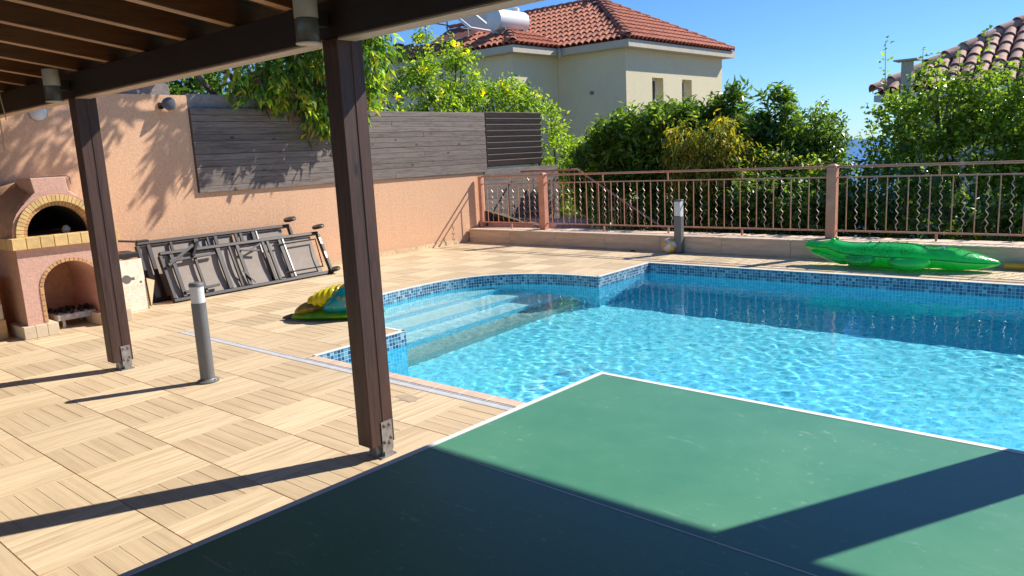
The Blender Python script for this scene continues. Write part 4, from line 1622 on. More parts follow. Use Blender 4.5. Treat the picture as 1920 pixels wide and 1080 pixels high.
MT['croc'] = croc_mat()
MT['croc_dark'] = vinyl('dark_green_vinyl', (0.008, 0.42, 0.10), (0.006, 0.30, 0.07))
cr_t = thing('inflatable_crocodile', 'bright green inflatable crocodile float lying at the far pool edge', 'float', (-2.22, 9.66, 0), R(3))
body = [(-1.06, 0.06, 0.245, 0.03, 0.02), (-1.04, 0.06, 0.245, 0.075, 0.045), (-0.95, 0.05, 0.243, 0.095, 0.058), (-0.86, 0.04, 0.235, 0.105, 0.062), (-0.77, 0.03, 0.235, 0.125, 0.085), (-0.70, 0.02, 0.22, 0.15, 0.11),
        (-0.60, 0.0, 0.19, 0.17, 0.125), (-0.50, 0, 0.175, 0.165, 0.12), (-0.40, 0, 0.17, 0.19, 0.13), (-0.25, 0, 0.165, 0.235, 0.145), (-0.05, 0, 0.165, 0.255, 0.150), (0.12, 0, 0.165, 0.25, 0.150),
        (0.28, 0, 0.16, 0.235, 0.14), (0.36, 0, 0.145, 0.20, 0.118), (0.44, 0, 0.15, 0.205, 0.125), (0.56, 0.0, 0.145, 0.215, 0.132), (0.70, 0.01, 0.13, 0.19, 0.118), (0.84, 0.03, 0.115, 0.14, 0.09),
        (0.96, 0.05, 0.105, 0.085, 0.055), (1.03, 0.06, 0.10, 0.045, 0.03), (1.05, 0.06, 0.10, 0.01, 0.008)]
skin_body('body', body, 'croc', cr_t)
jaw = [(-0.98, 0.05, 0.165, 0.03, 0.015), (-0.96, 0.05, 0.163, 0.075, 0.03), (-0.85, 0.04, 0.145, 0.10, 0.045), (-0.72, 0.02, 0.115, 0.125, 0.065), (-0.60, 0, 0.09, 0.13, 0.08), (-0.5, 0, 0.09, 0.10, 0.07)]
skin_body('lower_jaw', jaw, 'croc', cr_t, 16)
for (bx, by) in ((-0.48, -0.14), (0.02, -0.22), (-0.42, 0.16), (0.10, 0.22)):
    s = -1 if by < 0 else 1
    L_ = 0.34 if abs(bx) < 0.3 else 0.25
    m = MB()
    pts_ = [(bx - 0.05, by, 0.11), (bx + 0.04, by + s * 0.06, 0.10), (bx + L_ * 0.55, by + s * 0.09, 0.095), (bx + L_, by + s * 0.10, 0.125), (bx + L_ + 0.05, by + s * 0.10, 0.15)]
    m.tube(pts_, [0.05, 0.068, 0.07, 0.066, 0.03], 14)
    o = m.build('leg', 'croc', cr_t, True)
    o.modifiers.new('smooth', 'SUBSURF').render_levels = 1
for i in range(9):
    x = -0.30 + i * 0.10
    z = 0.315 - 0.012 * max(0, i - 4) - (0.05 if i > 6 else 0)
    m = MB()
    for s in (-0.05, 0.05):
        m.add([(x - 0.035, s - 0.012, z - 0.03), (x + 0.035, s - 0.012, z - 0.03), (x + 0.035, s + 0.012, z - 0.03), (x - 0.035, s + 0.012, z - 0.03), (x + 0.01, s, z + 0.002)],
              [(0, 1, 4), (1, 2, 4), (2, 3, 4), (3, 0, 4)])
    m.build('back_ridge', 'croc_dark', cr_t)
for s in (-0.06, 0.08):
    m = MB().lathe([(0.0, -0.03), (0.028, -0.02), (0.035, 0), (0.024, 0.02), (0.0, 0.028)], (-0.70, s + 0.02, 0.325), 14)
    m.build('eye', 'croc', cr_t, True)

# welded seam round the body, nostrils and a valve
sm_pts = [(x, y - hw * 1.004, z) for (x, y, z, hw, hh) in body[1:-1]]
MB().tube(sm_pts, 0.006, 5).build('welded_seam', 'croc_dark', cr_t, True)
MB().tube([(x, y + hw * 1.004, z) for (x, y, z, hw, hh) in body[1:-1]], 0.006, 5).build('welded_seam', 'croc_dark', cr_t, True)
for s in (-0.02, 0.09):
    MB().lathe([(0.014, 0), (0.018, 0.012), (0.008, 0.02)], (-0.99, s, 0.285), 10).build('nostril', 'croc_dark', cr_t, True)
MB().lathe([(0.016, 0), (0.016, 0.02), (0.01, 0.026)], (0.50, -0.06, 0.268), 10).build('valve', 'frosted', cr_t)

# pool noodle at the right edge
o = MB().tube([(-1.16, 9.97, 0.05), (-0.5, 9.965, 0.05), (0.3, 9.98, 0.05), (0.85, 9.96, 0.05)], [0.036, 0.038, 0.038, 0.036], 16).build('pool_noodle', vinyl('yellow_foam', (0.85, 0.56, 0.06), (0.80, 0.50, 0.05)), None, True)
tag(o, 'yellow foam pool noodle lying along the far kerb behind the crocodile tail', 'pool noodle')

# ------------------------------------------------------------------ yellow and teal inflatable toy
MT['lime'] = vinyl('lime_vinyl', (0.22, 0.46, 0.012), (0.12, 0.36, 0.015))
MT['yellow_v'] = vinyl('yellow_vinyl', (0.80, 0.66, 0.015), (0.74, 0.55, 0.012))
MT['grey_v'] = vinyl('grey_vinyl', (0.11, 0.10, 0.09), (0.09, 0.08, 0.08))
MT['orange_v'] = vinyl('brown_yellow_vinyl', (0.42, 0.30, 0.02), (0.20, 0.12, 0.02), 9)


def teal_mat():
    m, nt, p = new_mat('teal_vinyl')
    v = coords(nt, (1, 1, 1), False)
    vo = nt.nodes.new('ShaderNodeTexVoronoi')
    vo.inputs['Scale'].default_value = 10
    nt.links.new(v, vo.inputs['Vector'])
    f = ramp(nt, vo.outputs['Distance'], [(0.25, (0.70, 0.30, 0.02)), (0.29, (0.008, 0.34, 0.36))])
    nt.links.new(f, p.inputs['Base Color'])
    p.inputs['Roughness'].default_value = 0.25
    p.inputs['Coat Weight'].default_value = 0.5
    bump(nt, p, noise(nt, v, 9, 3), 0.3, 0.02)
    glow_through(m, nt, p, (0.01, 0.45, 0.48), 0.4)
    return m


MT['teal'] = teal_mat()
fl = thing('inflatable_toy', 'half deflated yellow, lime and teal inflatable toy behind the middle post', 'float', (-6.68, 4.24, 0), R(38))
skin_body('base_ring', [(0.0, 0, 0.03, 0.02, 0.012), (0.05, 0.0, 0.035, 0.07, 0.03), (0.18, 0.0, 0.05, 0.15, 0.045), (0.35, 0.02, 0.055, 0.21, 0.05), (0.55, 0.03, 0.055, 0.24, 0.05), (0.75, 0.03, 0.05, 0.22, 0.048), (0.92, 0.03, 0.045, 0.15, 0.04), (1.0, 0.03, 0.04, 0.05, 0.02)], 'lime', fl)
skin_body('nose_tip', [(-0.07, 0, 0.022, 0.01, 0.008), (-0.05, 0, 0.025, 0.035, 0.018), (0.02, 0, 0.035, 0.06, 0.03), (0.07, 0, 0.04, 0.06, 0.03)], 'grey_v', fl, 14)
skin_body('side_fold', [(0.06, 0.0, 0.07, 0.03, 0.02), (0.12, 0.0, 0.10, 0.09, 0.055), (0.22, 0.0, 0.12, 0.12, 0.075), (0.34, 0.02, 0.13, 0.10, 0.06), (0.40, 0.02, 0.12, 0.03, 0.02)], 'orange_v', fl, 14)
m = MB()
nr, nn = 30, 16
for i in range(nr + 1):
    t = i / nr
    x = 0.22 + 0.46 * t
    z = 0.17 + 0.13 * t
    rad = 0.10 * (math.sin(math.pi * (0.12 + 0.80 * t)) ** 0.6) * (1 + 0.13 * math.sin(t * 46))
    for j in range(nn):
        a = 2 * math.pi * j / nn
        m.v.append((x, 0.02 + 1.25 * rad * math.cos(a), z + 0.9 * rad * math.sin(a)))
for i in range(nr):
    for j in range(nn):
        j2 = (j + 1) % nn
        m.f.append((i * nn + j2, i * nn + j, (i + 1) * nn + j, (i + 1) * nn + j2))
m.f.append(tuple(range(nn)))
m.f.append(tuple(nr * nn + j for j in reversed(range(nn))))
m.build('ribbed_cushion', 'yellow_v', fl, True)
skin_body('body_shell', [(0.36, 0.0, 0.10, 0.05, 0.03), (0.42, 0.0, 0.13, 0.15, 0.08), (0.52, 0.0, 0.17, 0.19, 0.13), (0.62, 0.0, 0.20, 0.19, 0.17), (0.70, 0.02, 0.23, 0.17, 0.20), (0.78, 0.03, 0.22, 0.16, 0.19), (0.88, 0.03, 0.15, 0.13, 0.12), (0.95, 0.03, 0.10, 0.06, 0.05)], 'teal', fl, 18)
m = MB().lathe([(0.02, 0), (0.03, 0.01), (0.03, 0.05), (0.012, 0.06)], (-6.83, 5.50, 0.0), 12)
tag(m.build('plastic_cup', 'frosted', None, True), 'small pale plastic piece on the pool edge just right of the middle post', 'cup')

# ------------------------------------------------------------------ houses
def barrel(w, L, n=6, name='roof_tile', mat='terracotta', h=None):
    """half-round tile: x across, y up the slope, z out; tapering upwards"""
    h = h or w * 0.48
    m = MB()
    for (y, k, z) in ((0.0, 1.0, 0.022), (L, 0.84, 0.0)):
        for i in range(n + 1):
            t = math.pi * i / n
            m.v.append((-w / 2 * k * math.cos(t), y, z + h * k * math.sin(t)))
    for i in range(n):
        m.f.append((i + 1, i, n + 1 + i, n + 2 + i))
    # thickness shown at the lower end
    b = len(m.v)
    for i in range(n + 1):
        t = math.pi * i / n
        m.v.append((-(w / 2 - 0.016) * math.cos(t), 0.0, 0.022 + (h - 0.016) * math.sin(t)))
    for i in range(n):
        m.f.append((i, i + 1, b + i + 1, b + i))
    me = m.mesh(name, mat)
    smooth_by_angle(me, 50)
    return me


TW, TLN, TROW = 0.206, 0.42, 0.365


def slope_tiles(spots, origin, eu, ev, width, rise_len, inside, tw=TW, trow=TROW):
    """origin at eave start; eu along the eave, ev up the slope (unit vectors)"""
    eu, ev = Vector(eu), Vector(ev)
    ez = eu.cross(ev)
    rot = Matrix((eu, ev, ez)).transposed().to_4x4()
    for j in range(int(rise_len / trow) + 1):
        for i in range(int(width / tw) + 1):
            u, v = (i + 0.5) * tw, j * trow - 0.03
            if u < width and inside(u, v + trow * 0.4):
                p = Vector(origin) + eu * u + ev * v + ez * 0.012
                spots.append(Matrix.Translation(p) @ rot)


def lay_tiles(root, roof, spots, me, name, limit):
    spots.sort(key=lambda M_: M_.translation.length)
    for M_ in spots[:limit]:
        o = link(name, me, roof)
        o.matrix_local = M_
    if len(spots) > limit:
        vs_, fs_ = [], []
        base = [v.co.copy() for v in me.vertices]
        fb = [tuple(p.vertices) for p in me.polygons]
        for M_ in spots[limit:]:
            k_ = len(vs_)
            vs_ += [tuple(M_ @ c) for c in base]
            fs_ += [tuple(i + k_ for i in f) for f in fb]
        o = MB().add(vs_, fs_).build(name + 's_beyond', me.materials[0], roof)
        stuff(o)


def ridge_caps(spots, a, b, pitch=0.34, lift=0.03):
    a, b = Vector(a), Vector(b)
    d = b - a
    n = int(d.length / pitch)
    d.normalize()
    sx = d.cross(Vector((0, 0, 1))).normalized()
    up = sx.cross(d)
    rot = Matrix((sx, d, up)).transposed().to_4x4()
    for i in range(n + 1):
        spots.append(Matrix.Translation(a + d * (i * pitch) + up * lift) @ rot)


tile_me = barrel(TW * 0.98, TLN)
cap_me = barrel(0.24, 0.40, 6, 'ridge_tile', 'ridge_tile')

E1 = Vector((math.cos(R(3.6)), math.sin(R(3.6)), 0))
E2 = Vector((math.cos(R(86.0)), math.sin(R(86.0)), 0))
ZU = Vector((0, 0, 1))
HC = Vector((-11.27, 18.68, 0))       # eave corner of the main block
EZ = 4.58
house = thing('cream_house', 'cream rendered house with red barrel-tile hip roof behind the trees', 'house', tuple(HC + Vector((-3, 3, -1.6))))


def hp(mb, name, mat, parent=None, **kw):
    o = mb.build(name, mat, parent or house, **kw)
    if parent is None:
        o.matrix_parent_inverse = Matrix.Translation(-Vector(house.location))
    return o


def hpt(a, b, z):
    """house frame: a to the left along the front, b to the back"""
    p = HC - E1 * a + E2 * b
    return Vector((p.x, p.y, z))


def wall_quad(m, p, q, z0, z1):
    m.add([(p.x, p.y, z0), (q.x, q.y, z0), (q.x, q.y, z1), (p.x, p.y, z1)], [(0, 1, 2, 3)])


OVH = 0.30
GZ = -1.7
DB = 6.1
# main block: front wall, right wall with two window openings
m = MB()
wall_quad(m, hpt(9.5, OVH, 0), hpt(OVH, OVH, 0), GZ, EZ - 0.20)
wall_quad(m, hpt(OVH, DB - OVH, 0), hpt(9.5, DB - OVH, 0), GZ, EZ - 0.20)
wb = [(OVH, 1.62), (2.22, 3.28), (3.86, DB - OVH)]
for b0, b1 in wb:
    wall_quad(m, hpt(OVH, b0, 0), hpt(OVH, b1, 0), GZ, EZ - 0.20)
for b0, b1 in ((1.62, 2.22), (3.28, 3.86)):
    wall_quad(m, hpt(OVH, b0, 0), hpt(OVH, b1, 0), GZ, 2.25)
    wall_quad(m, hpt(OVH, b0, 0), hpt(OVH, b1, 0), 3.62, EZ - 0.20)
    # reveals
    for bb in (b0, b1):
        m.add([tuple(hpt(OVH, bb, 2.25)), tuple(hpt(OVH + 0.28, bb, 2.25)), tuple(hpt(OVH + 0.28, bb, 3.62)), tuple(hpt(OVH, bb, 3.62))], [(0, 1, 2, 3)])
    m.add([tuple(hpt(OVH, b0, 3.62)), tuple(hpt(OVH, b1, 3.62)), tuple(hpt(OVH + 0.28, b1, 3.62)), tuple(hpt(OVH + 0.28, b0, 3.62))], [(0, 1, 2, 3)])
    m.add([tuple(hpt(OVH, b0, 2.25)), tuple(hpt(OVH, b1, 2.25)), tuple(hpt(OVH + 0.28, b1, 2.25)), tuple(hpt(OVH + 0.28, b0, 2.25))], [(0, 1, 2, 3)])
hp(m, 'wall', 'cream')
for b0, b1 in ((1.62, 2.22), (3.28, 3.86)):
    fm = MB()
    aa = OVH + 0.22
    for (c0, c1, z0_, z1_) in ((b0, b0 + 0.05, 2.26, 3.61), (b1 - 0.05, b1, 2.26, 3.61), (b0 + 0.051, b1 - 0.051, 3.56, 3.61), (b0 + 0.051, b1 - 0.051, 2.26, 2.31)):
        p, q = hpt(aa, c0, 0), hpt(aa, c1, 0)
        p2, q2 = hpt(aa + 0.05, c0, 0), hpt(aa + 0.05, c1, 0)
        fm.prism([(p.x, p.y), (q.x, q.y), (q2.x, q2.y), (p2.x, p2.y)], z0_, z1_)
    w_o = hp(fm, 'window', 'white_paint')
    gm_ = MB()
    p, q = hpt(aa + 0.03, b0 + 0.05, 0), hpt(aa + 0.03, b1 - 0.05, 0)
    wall_quad(gm_, p, q, 2.31, 3.56)
    gm_.build('pane', 'glass_dark', w_o)
o = MB()
pc = hpt(1.42, OVH - 0.02, 3.24)
o.lathe([(0.055, -0.03), (0.055, 0.03)], tuple(pc), 14, 'y')
hp(o, 'air_vent', 'grey_plaster')
# fascia and soffit
m = MB()
PKB = DB / 2
RISE = PKB * math.tan(R(30))
for A, B_ in (((9.5, 0), (0, 0)), ((0, 0), (0, DB)), ((0, DB), (9.5, DB))):
    p, q = hpt(*A, 0), hpt(*B_, 0)
    wall_quad(m, p, q, EZ - 0.20, EZ - 0.005)
m.add([tuple(hpt(9.5, 0, EZ - 0.2)), tuple(hpt(0, 0, EZ - 0.2)), tuple(hpt(0, DB, EZ - 0.2)), tuple(hpt(9.5, DB, EZ - 0.2))], [(3, 2, 1, 0)])
hp(m, 'fascia', 'fascia')
m = MB()
R1, R2 = hpt(PKB, PKB, EZ + RISE), hpt(9.5, PKB, EZ + RISE)
m.add([tuple(hpt(9.5, 0, EZ)), tuple(hpt(0, 0, EZ)), tuple(hpt(0, DB, EZ)), tuple(hpt(9.5, DB, EZ)), tuple(R1), tuple(R2)],
      [(0, 1, 4, 5), (1, 2, 4), (2, 3, 5, 4), (3, 0, 5)])
roof = hp(m, 'roof', 'terracotta_pan')
spots, caps = [], []
SLN = math.hypot(PKB, RISE)
evF = (E2 * PKB + ZU * RISE) / SLN
evF = (evF - E1 * evF.dot(E1)).normalized()
slF = (R1 - hpt(PKB, 0, EZ)).length
slope_tiles(spots, hpt(7.0, 0, EZ), E1, evF, 7.0, slF, lambda u, v: (7.0 - u) > v * PKB / slF * 1.02)
evR = (-E1 * PKB + ZU * RISE).normalized()
evR = (evR - E2 * evR.dot(E2)).normalized()
slR = SLN
slope_tiles(spots, hpt(0, 0, EZ), E2, evR, DB, slR, lambda u, v: v * PKB / slR * 1.02 < min(u, DB - u))
ridge_caps(caps, hpt(0.05, 0.05, EZ + 0.03), R1)
ridge_caps(caps, hpt(0.05, DB - 0.05, EZ + 0.03), R1)
ridge_caps(caps, R1, R2)
# wing in front: skirt roof round a flat top
WA0, WA1, WB = 2.30, 8.35, -1.96

def wz(a, b, z):
    return hpt(a, b, z)


m = MB()
wall_quad(m, hpt(WA1 - OVH, WB + OVH, 0), hpt(WA0 + OVH, WB + OVH, 0), GZ, EZ - 0.20)
wall_quad(m, hpt(WA0 + OVH, WB + OVH, 0), hpt(WA0 + OVH, OVH - 0.01, 0), GZ, EZ - 0.20)
wall_quad(m, hpt(WA1 - OVH, OVH, 0), hpt(WA1 - OVH, WB + OVH, 0), GZ, EZ - 0.20)
hp(m, 'wing_wall', 'cream')
m = MB()
for A, B_ in (((WA1, WB), (WA0, WB)), ((WA0, WB), (WA0, -0.005)), ((WA1, -0.005), (WA1, WB))):
    wall_quad(m, hpt(*A, 0), hpt(*B_, 0), EZ - 0.20, EZ - 0.005)
m.add([tuple(hpt(WA1, WB, EZ - 0.2)), tuple(hpt(WA0, WB, EZ - 0.2)), tuple(hpt(WA0, -.005, EZ - 0.2)), tuple(hpt(WA1, -.005, EZ - 0.2))], [(3, 2, 1, 0)])
hp(m, 'wing_fascia', 'fascia')
SK, SKR = 0.95, 0.50
m = MB()
q0 = [hpt(WA1, WB, EZ), hpt(WA0, WB, EZ), hpt(WA0, 1.0, EZ), hpt(WA1, 1.0, EZ)]
q1 = [hpt(WA1 - SK, WB + SK, EZ + SKR), hpt(WA0 + SK, WB + SK, EZ + SKR), hpt(WA0 + SK, 1.0, EZ + SKR), hpt(WA1 - SK, 1.0, EZ + SKR)]
m.add([tuple(p) for p in q0 + q1], [(0, 1, 5, 4), (1, 2, 6, 5), (3, 0, 4, 7), (4, 5, 6, 7)])
wroof = hp(m, 'wing_roof', 'terracotta_pan')
sk = math.hypot(SK, SKR)
evW = (E2 * SK + ZU * SKR).normalized()
evW = (evW - E1 * evW.dot(E1)).normalized()
wl_ = WA1 - WA0
slope_tiles(spots, hpt(WA1, WB, EZ), E1, evW, wl_, sk * 0.95, lambda u, v: v * 0.88 < min(u, wl_ - u) and v < sk)
evV = (-E1 * SK + ZU * SKR).normalized()
evV = (evV - E2 * evV.dot(E2)).normalized()
slope_tiles(spots, hpt(WA0, WB, EZ), E2, evV, 2.0, sk * 0.95, lambda u, v: v * 0.88 < u and v < sk)
ridge_caps(caps, hpt(WA0 + 0.03, WB + 0.03, EZ + 0.03), q1[1])
ridge_caps(caps, hpt(WA1 - 0.03, WB + 0.03, EZ + 0.03), q1[0])
lay_tiles(house, roof, spots, tile_me, 'roof_tile', 300)
lay_tiles(house, roof, caps, cap_me, 'ridge_tile', 200)
m = MB().tube([tuple(hpt(WA0 - 0.03, -0.03, EZ - 0.02)), tuple(hpt(WA0 - 0.10, -0.10, EZ - 0.10)), tuple(hpt(WA0 - 0.12, -0.12, EZ - 0.28))], 0.05, 8)
hp(m, 'gutter_spout', 'fascia', smooth=True)
m = MB()
m.lathe([(0.10, 0), (0.10, 0.22), (0.19, 0.23), (0.19, 0.27), (0.05, 0.31)], tuple(hpt(WA1 - 0.62, WB + 0.95, EZ + 0.45)), 12)
hp(m, 'chimney_pot', 'ridge_tile')
# hot water tank and solar panels on the flat roof
t = thing('water_tank', 'white cylindrical hot water tank on the cream house roof', 'water tank', tuple(hpt(WA0 + 1.15, WB + 0.55, EZ + 0.50)), R(84.3 - 90))
MB().lathe([(0.02, 0.0), (0.26, 0.012), (0.31, 0.05), (0.315, 0.12), (0.315, 1.15), (0.31, 1.22), (0.26, 1.26), (0.02, 1.27)], (0, 0, 0.36), 28, 'y').build('tank_body', 'white_paint', t, True)
MB().lathe([(0.12, 0), (0.12, 0.09), (0.09, 0.11)], (0, 0.95, 0.66), 16).build('filler_cap', 'white_paint', t)
for y in (0.25, 1.0):
    MB().box((-0.28, y - 0.02, 0.0), (0.28, y + 0.02, 0.12)).build('cradle', 'steel', t)
sp_t = thing('solar_panels', 'two tilted grey solar water panels on the cream house roof beside the tank', 'solar panels', tuple(hpt(WA0 + 2.45, WB + 1.2, EZ + 0.505)), R(3.6))
pm = Euler((0, R(38), 0)).to_matrix()
for i in range(2):
    y = i * 1.28
    m = MB()
    m.obox((-0.80, y, 1.12), (1.45, 0.60, 0.035), pm)
    p_ = m.build('panel', 'panel_glass', sp_t, bevel=0.01)
    m = MB()
    for s in (-1, 1):
        m.obox(Vector((-0.80, y, 1.12)) + pm @ Vector((0, s * 0.60, 0.012)), (1.47, 0.025, 0.04), pm)
        m.obox(Vector((-0.80, y, 1.12)) + pm @ Vector((s * 1.45, 0, 0.012)), (0.025, 0.57, 0.04), pm)
    m.build('panel_frame', 'white_paint', p_)
m = MB()
for y in (-0.5, 0.55, 1.6):
    m.bar((-1.55, y, 0.0), (-1.55, y, 1.36), 0.035, 0.035)
    m.bar((-1.55, y, 0.02), (-0.05, y, 0.02), 0.035, 0.035)
m.bar((-1.55, -0.5, 0.7), (-1.55, 1.6, 0.7), 0.03, 0.03)
m.build('stand', 'steel', sp_t)

# right-hand house: only its roof corner shows over the tree
C2 = Vector((-4.32, 16.45, 0))
Z2 = 2.40
h2 = thing('white_house', 'white house with weathered pink tiled roof at the right behind the tall shrub', 'house', (C2.x + 4, C2.y + 3, -1.6))


def h2p(mb, name, mat, parent=None, **kw):
    o = mb.build(name, mat, parent or h2, **kw)
    if parent is None:
        o.matrix_parent_inverse = Matrix.Translation(-Vector(h2.location))
    return o


W2, D2 = 9.0, 9.0
TAN2 = math.tan(R(29.5))
pk = 4.5
m = MB().box((C2.x + 0.4, C2.y + 0.4, GZ), (C2.x + W2 - 0.4, C2.y + D2 - 0.4, Z2 - 0.16))
h2p(m, 'wall', 'white_wall')
m = MB().box((C2.x + 0.02, C2.y + 0.02, Z2 - 0.158), (C2.x + W2 - 0.02, C2.y + D2 - 0.02, Z2 - 0.03))
h2p(m, 'fascia', 'white_paint')
apex = (C2.x + pk, C2.y + pk, Z2 + pk * TAN2)
m = MB().add([(C2.x, C2.y, Z2), (C2.x + W2, C2.y, Z2), (C2.x + W2, C2.y + D2, Z2), (C2.x, C2.y + D2, Z2), apex], [(0, 1, 4), (1, 2, 4), (2, 3, 4), (3, 0, 4), (0, 3, 2, 1)])
r2 = h2p(m, 'roof', 'terracotta_pan')
spots2, caps2 = [], []
ev2 = Vector((0, math.cos(R(29.5)), math.sin(R(29.5))))
sl2 = pk / math.cos(R(29.5))
slope_tiles(spots2, (C2.x, C2.y, Z2), (1, 0, 0), ev2, 5.2, sl2 * 0.75, lambda u, v: u > v * math.cos(R(29.5)) * 1.01, 0.24, 0.38)
ev3 = Vector((math.cos(R(29.5)), 0, math.sin(R(29.5))))
ridge_caps(caps2, (C2.x + 0.02, C2.y + 0.02, Z2 + 0.03), apex, 0.40, -0.01)
t2 = barrel(0.235, 0.45, 7, 'roof_tile', 'terracotta_old')
c2 = barrel(0.34, 0.48, 7, 'ridge_tile', 'terracotta_old')
lay_tiles(h2, r2, spots2, t2, 'roof_tile', 300)
lay_tiles(h2, r2, caps2, c2, 'ridge_tile', 100)
ch = MB()
for i in range(10):
    a = 2 * math.pi * i / 10
ch.lathe([(0.105, 0.6), (0.105, 2.88)], (C2.x + 0.78, C2.y - 0.75, 0), 10)
cho = h2p(ch, 'flue', 'fascia')
MB().box((C2.x + 0.58, C2.y - 0.95, 2.905), (C2.x + 0.98, C2.y - 0.55, 2.93)).box((C2.x + 0.70, C2.y - 0.83, 2.881), (C2.x + 0.86, C2.y - 0.67, 2.9045)).build('flue_cap', 'fascia', cho)

# ------------------------------------------------------------------ trees and shrubs
def leaves(sprays, leaf_len, leaf_w, droop, pal, seed, per=16, spread=0.16, fold=0.25):
    """sprays: (base, tip) twigs; leaves set alternately along each. returns mesh arrays"""
    g = np.random.default_rng(seed)
    B = np.array([s[0] for s in sprays], float)
    T = np.array([s[1] for s in sprays], float)
    n = len(sprays) * per
    idx = np.repeat(np.arange(len(sprays)), per)
    t = np.tile(np.linspace(0.05, 1.0, per), len(sprays)) + g.normal(0, 0.03, n)
    ax = (T - B)[idx]
    axl = ax / np.maximum(np.linalg.norm(ax, axis=1, keepdims=True), 1e-6)
    P = B[idx] + ax * t[:, None] + g.normal(0, spread * 0.25, (n, 3))
    rnd = g.normal(0, 1, (n, 3))
    side = rnd - axl * np.sum(rnd * axl, axis=1, keepdims=True)
    side /= np.linalg.norm(side, axis=1, keepdims=True)
    D = axl * g.uniform(0.2, 0.9, (n, 1)) + side * g.uniform(0.5, 1.1, (n, 1))
    D[:, 2] -= droop * g.uniform(0.6, 1.3, n)
    D /= np.linalg.norm(D, axis=1, keepdims=True)
    up = np.zeros((n, 3))
    up[:, 2] = 1
    up += g.normal(0, 0.55, (n, 3))
    S = np.cross(D, up)
    S /= np.maximum(np.linalg.norm(S, axis=1, keepdims=True), 1e-6)
    N = np.cross(S, D)
    L = leaf_len * g.uniform(0.65, 1.2, (n, 1))
    Wd = leaf_w * g.uniform(0.75, 1.2, (n, 1))
    a = P
    b = P + D * L * 0.45 + S * Wd * 0.5 + N * Wd * fold
    c = P + D * L - N * L * 0.10
    d = P + D * L * 0.45 - S * Wd * 0.5 + N * Wd * fold
    V = np.stack([a, b, c, d], 1).reshape(-1, 3)
    pal = np.array(pal)
    twig_c = g.integers(0, len(pal), len(sprays))
    ci = np.where(g.random(n) < 0.55, twig_c[idx], g.integers(0, len(pal), n))
    colr = pal[ci] * g.uniform(1.0, 2.6, (n, 1))
    return V, colr


def crown_mesh(name, V, colr, mat):
    n = len(V) // 4
    me = bpy.data.meshes.new(name)
    me.vertices.add(len(V))
    me.vertices.foreach_set('co', V.astype(np.float32).ravel())
    me.loops.add(n * 4)
    me.loops.foreach_set('vertex_index', np.arange(n * 4, dtype=np.int32))
    me.polygons.add(n)
    me.polygons.foreach_set('loop_start', np.arange(0, n * 4, 4, dtype=np.int32))
    me.update(calc_edges=True)
    at_ = me.color_attributes.new('hue', 'FLOAT_COLOR', 'POINT')
    c4 = np.ones((n * 4, 4), np.float32)
    c4[:, :3] = np.repeat(np.clip(colr, 0, 1), 4, axis=0)
    at_.data.foreach_set('color', c4.ravel())
    me.materials.append(MT[mat])
    return me


def clump_sprays(clumps, n_tot, seed, tw=0.28, droop=0.0, up=0.35, shell=0.45):
    """twigs spread through ellipsoid clumps (centre, radii); denser near the surface"""
    g = random.Random(seed)
    vol = [c[1][0] * c[1][1] * c[1][2] for c in clumps]
    vol = [v ** 0.75 for v in vol]
    tot = sum(vol)
    out = []
    for (c, r), v in zip(clumps, vol):
        k = max(6, int(n_tot * v / tot))
        # lumps on the surface give light and dark masses
        lumps = [Vector((g.gauss(0, 1), g.gauss(0, 1), g.gauss(0, 1))).normalized() for _ in range(9)]
        for _ in range(k):
            d = Vector((g.gauss(0, 1), g.gauss(0, 1), g.gauss(0, 1))).normalized()
            if g.random() < 0.6:
                d = (d * 0.5 + g.choice(lumps)).normalized()
            bumpy = 0.82 + 0.3 * max(d.dot(l) for l in lumps) ** 6
            rad = (shell + (1 - shell) * g.random() ** 0.6) * bumpy
            p = Vector((c[0] + d.x * r[0] * rad, c[1] + d.y * r[1] * rad, c[2] + d.z * r[2] * rad))
            dirv = (d + Vector((g.gauss(0, .35), g.gauss(0, .35), g.gauss(0, .35) + up - droop))).normalized()
            ln = tw * g.uniform(0.6, 1.3)
            out.append((p, p + dirv * ln))
    return out


def limbs(base, clumps, r0, seed, fork=0.45):
    g = random.Random(seed)
    m = MB()
    base = Vector(base)
    cz = min(c[0][2] for c in clumps)
    cen = sum((Vector(c[0]) for c in clumps), Vector()) / len(clumps)
    fk = base + (Vector((cen.x, cen.y, max(cz, base.z + 0.5))) - base) * fork
    mid = (base + fk) / 2 + Vector((g.uniform(-.08, .08), g.uniform(-.08, .08), 0))
    m.tube([base, mid, fk], [r0, r0 * 0.8, r0 * 0.66], 9)
    for c, r in clumps:
        c = Vector(c)
        mm = (fk + c) / 2 + Vector((g.uniform(-.15, .15), g.uniform(-.15, .15), g.uniform(0, .15)))
        m.tube([fk, mm, c, c + Vector((g.uniform(-.3, .3) * r[0], g.uniform(-.3, .3) * r[1], 0.6 * r[2]))], [r0 * 0.5, r0 * 0.34, r0 * 0.2, r0 * 0.08], 7)
        for _ in range(4):
            d = Vector((g.gauss(0, 1), g.gauss(0, 1), g.gauss(0.3, 1))).normalized()
            e = c + Vector((d.x * r[0], d.y * r[1], d.z * r[2])) * 0.8
            m.tube([mm.lerp(c, 0.6), (mm.lerp(c, 0.6) + e) / 2 + Vector((0, 0, 0.05)), e], [r0 * 0.2, r0 * 0.13, r0 * 0.05], 5)
    return m


